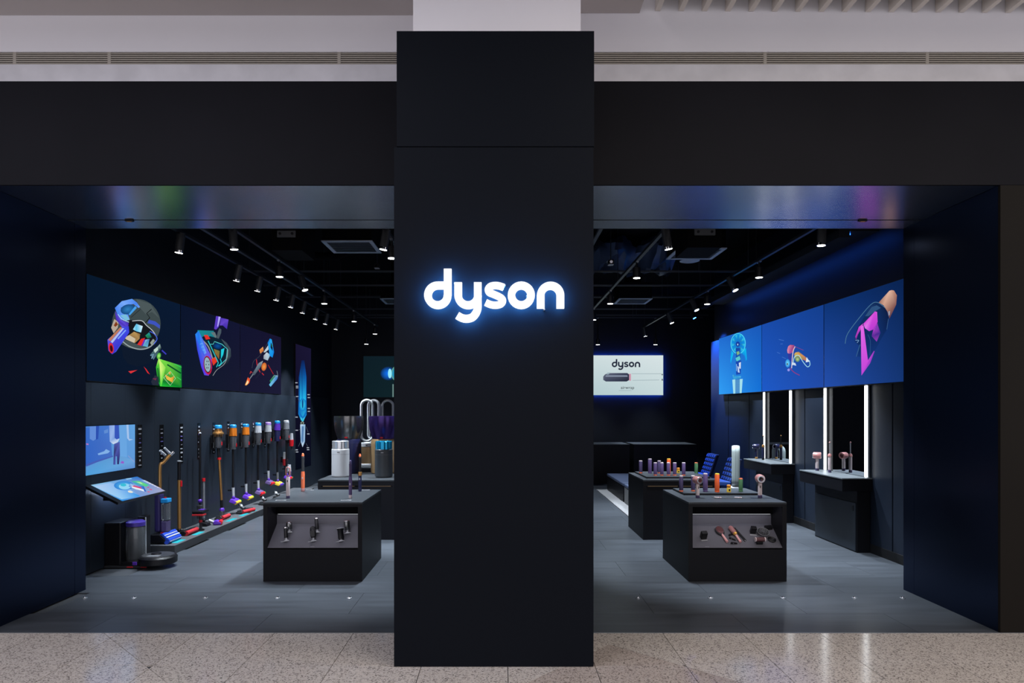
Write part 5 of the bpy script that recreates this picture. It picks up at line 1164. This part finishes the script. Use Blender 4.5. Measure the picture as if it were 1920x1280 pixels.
MB().box(-.03, .03, -.02, .02, 0, .03).build('stand', M_black, t, bevel=.004)
t = on_shelf('concentrator', 'round flat black ring nozzle at the right end of the brush niche', 'nozzle', 1447, 1012, 0); MB().lathe([(.016, .0), (.036, .002), (.038, .012), (.030, .018), (.016, .012), (.016, .0)], n=26).build('ring', M_black, t, True); MB().lathe([(.0, .003), (.015, .003), (.015, .008), (0, .008)], n=20).build('hub', M_dgrey, t, True)
card('small white card on the sill of the brush niche', 1326, 1025, .318, .02, .014); card('small white card on the sill of the left niche', 586, 1025, .318, .02, .014)

# ------------------------------------------------------------------ right tables: trays, tubes, dryers
def tray(label, x0, x1, y0, y1, z, hh=.02):
    t = thing('display_tray', label, 'tray', ((x0+x1)/2, (y0+y1)/2, z)); w_, d = (x1-x0)/2, (y1-y0)/2
    MB().box(-w_, w_, -d, d, .0, hh-.004).build('base', M_tab, t); MB().box(-w_+.003, w_-.003, -d+.003, d-.003, hh-.004, hh).build('surface', M_top, t)
tray('low grey-topped tray under the tubes on the brush table', 1.84, 2.62, 6.72, 7.16, TH+.0005)
tray('low grey-topped tray under the tubes on the tube table', 1.82, 2.62, 8.36, 9.10, TH+.0005)
def tube(label, px, py, top, z, body, cap, foot, r):
    q = PZ(px, py, z); hh = (py-top)*q.y/F; t = thing('styler_barrel', label, 'barrel', tuple(q), group='upright styler barrels on the right tables')
    MB().lathe([(r*.92, 0), (r, .003), (r, .012), (r*.95, .014)], n=20).build('foot', foot, t, True); MB().lathe([(r*.96, .0141), (r, .017), (r, hh-.014), (r*.96, hh-.012)], n=20).build('body', body, t, True); MB().lathe([(r*.94, hh-.0119), (r*.97, hh-.009), (r*.9, hh-.001), (r*.6, hh), (0, hh-.002)], n=20).build('cap', cap, t, True)
cx_ = lambda x: 1160+x/6.4
cy_ = lambda y: 820+y/6.4
zt2 = TH+.021
rear = [(265, 428, 275, M_pur3, M_pinkw, M_coral, .023, 'dark purple barrel at the left end of the rear row on the tube table'), (375, 428, 252, M_pur2, M_pinkw, M_pur2, .025, 'taller purple barrel with a pink cap, second in the rear row on the tube table'),
        (487, 428, 275, M_pur3, M_pinkw, M_coral, .023, 'dark purple barrel, third in the rear row on the tube table'), (602, 428, 252, M_orng2, M_yel, M_orng2, .025, 'orange barrel in the rear row on the tube table'),
        (930, 428, 297, M_green, M_coral, M_green, .022, 'green barrel with a coral cap at the right end of the tube table')]
for k, x in enumerate((440, 518, 597, 672, 780)): rear.append((x, 456, 297, M_pur2, M_pinkw, M_coral, .0225, f'purple barrel, {ORD[k]} from the left in the front row on the tube table'))
for x, y, tp, b, c, f_, r, lb in rear: tube(lb, cx_(x), cy_(y), cy_(tp), zt2, b, c, f_, r)
for x, y, tp, b, c, f_, r, lb in ((750, 648, 455, M_pur3, M_pinkw, M_coral, .0205, 'dark purple barrel at the left end of the brush table tray'), (893, 645, 455, M_pur3, M_pinkw, M_coral, .0205, 'dark purple barrel behind the hair dryer on the brush table'), (1040, 650, 427, M_pur2, M_pinkw, M_pur2, .0235, 'tall purple barrel with a pink cap on the brush table'), (1181, 655, 430, M_orng2, M_yel, M_orng2, .0235, 'bright orange barrel with a yellow cap on the brush table'), (1465, 650, 487, M_green, M_coral, M_green, .020, 'green barrel with a coral cap on the brush table')):
    tube(lb, cx_(x), cy_(y), cy_(tp), zt2, b, c, f_, r)
for x, y, tp, lb in ((715, 425, 362, 'tube table'), (1322, 655, 567, 'brush table')):
    q = PZ(cx_(x), cy_(y), zt2); hh = (y-tp)/6.4*q.y/F; t = thing('yellow_jar', 'small yellow jar with an orange lid on the '+lb, 'jar', tuple(q)); MB().lathe([(.018, 0), (.021, .003), (.021, hh*.55), (.018, hh*.6)], n=20).build('jar_body', M_yel, t, True); MB().lathe([(.019, hh*.601), (.02, hh*.62), (.02, hh*.97), (.017, hh)], n=20).build('lid', mat('amber_lid', (.75, .28, .03), .4), t, True); MB().box(-.008, .008, -.0225, -.020, hh*.2, hh*.45).build('label_patch', M_black, t)
def dryer(label, loc, rz, head, handle, foot, sc_=1.0, ring=M_chrome):
    t = thing('hair_dryer', label, 'hair dryer', loc, (0, 0, rz)); t.scale = (sc_, sc_, sc_)
    MB().lathe([(.019, 0), (.021, .004), (.021, .028), (.019, .03)], n=18).build('foot', foot, t, True); MB().lathe([(.0185, .0301), (.0195, .034), (.0195, .15), (.018, .158)], n=18).build('handle', handle, t, True)
    MB().lathe([(.022, -.045), (.036, -.045), (.041, -.038), (.041, .038), (.036, .045), (.022, .045), (.022, -.045)], (0, 0, .19), n=28, axis='y').build('head', head, t, True)
    MB().lathe([(.0225, -.0455), (.035, -.0455), (.035, -.052), (.0225, -.052), (.0225, -.0455)], (0, 0, .19), n=28, axis='y').build('nozzle_ring', ring, t, True)
    MB().box(-.004, .004, -.022, -.018, .10, .125).build('switch', M_dgrey, t)
    return t
dryer('pink hair dryer showing its round opening, left front of the brush table', tuple(PZ(cx_(947), cy_(725), TH)), .25, M_rose, M_pinkw, M_pur3, .92)
dryer('pink hair dryer showing its round opening, right end of the brush table', tuple(PZ(1425, 933.5, TH)), -.15, M_rose, M_pinkw, M_pur3, 1.0)
t = thing('table_mat', 'thin dark mat lying between the two dryers on the brush table', 'mat', tuple(PZ(1371, 933, TH+.0003))); MB().box(-.18, .18, -.05, .05, 0, .003).build('sheet', mat('mat_dark', (.03, .034, .04), .6), t); MB().box(-.17, .17, -.045, -.04, .0031, .0036).build('edge_line', M_grey, t)
for px, lb in ((1346, 'left'), (1384, 'right')):
    t = thing('pink_clip', f'small pale pink stick on the dark mat, the {lb} one', 'clip', tuple(PZ(px, 933, TH+.0035)), (0, 0, -.6)); MB().box(-.035, .035, -.007, .007, 0, .008).build('bar', M_pinkw, t, bevel=.003); MB().cyl((.02, -.008, .009), (.02, .008, .009), .003, n=8).build('hinge', M_rose, t)
# vanity items
zv = .8375
def vwand(label, loc, body, foot, collar):
    t = thing('vanity_styler', label, 'hair styler', loc); r = .019
    MB().lathe([(r*.95, 0), (r, .004), (r, .026), (r*.95, .03)], n=18).build('foot', foot, t, True); MB().lathe([(r*.97, .0301), (r, .034), (r, .20), (r*.9, .21)], n=18).build('handle', body, t, True); MB().lathe([(r*.98, .19), (r*1.2, .193), (r*1.2, .215), (r*.6, .23)], n=18).build('collar', collar, t, True); MB().cyl((0, 0, .23), (0, 0, .36), .007, n=10).build('barrel', M_alu if body is M_pinkw else M_black, t, True); MB().ball((0, 0, .365), .010).build('tip', collar, t, True)
dryer('pink hair dryer on the near vanity worktop', (3.96, 8.36, zv), -PI/2-.5, M_rose, M_pinkw, M_pur3)
vwand('pale rose styling wand on the near vanity worktop', (4.0, 8.12, zv), M_pinkw, M_pur3, M_rose)
dryer('navy hair dryer on the far vanity worktop', (3.97, 10.38, zv), -PI/2-.5, M_navy, M_navy, M_gold)
vwand('navy styling wand with a copper collar on the far vanity worktop', (3.99, 10.16, zv), M_navy, M_black, M_gold)
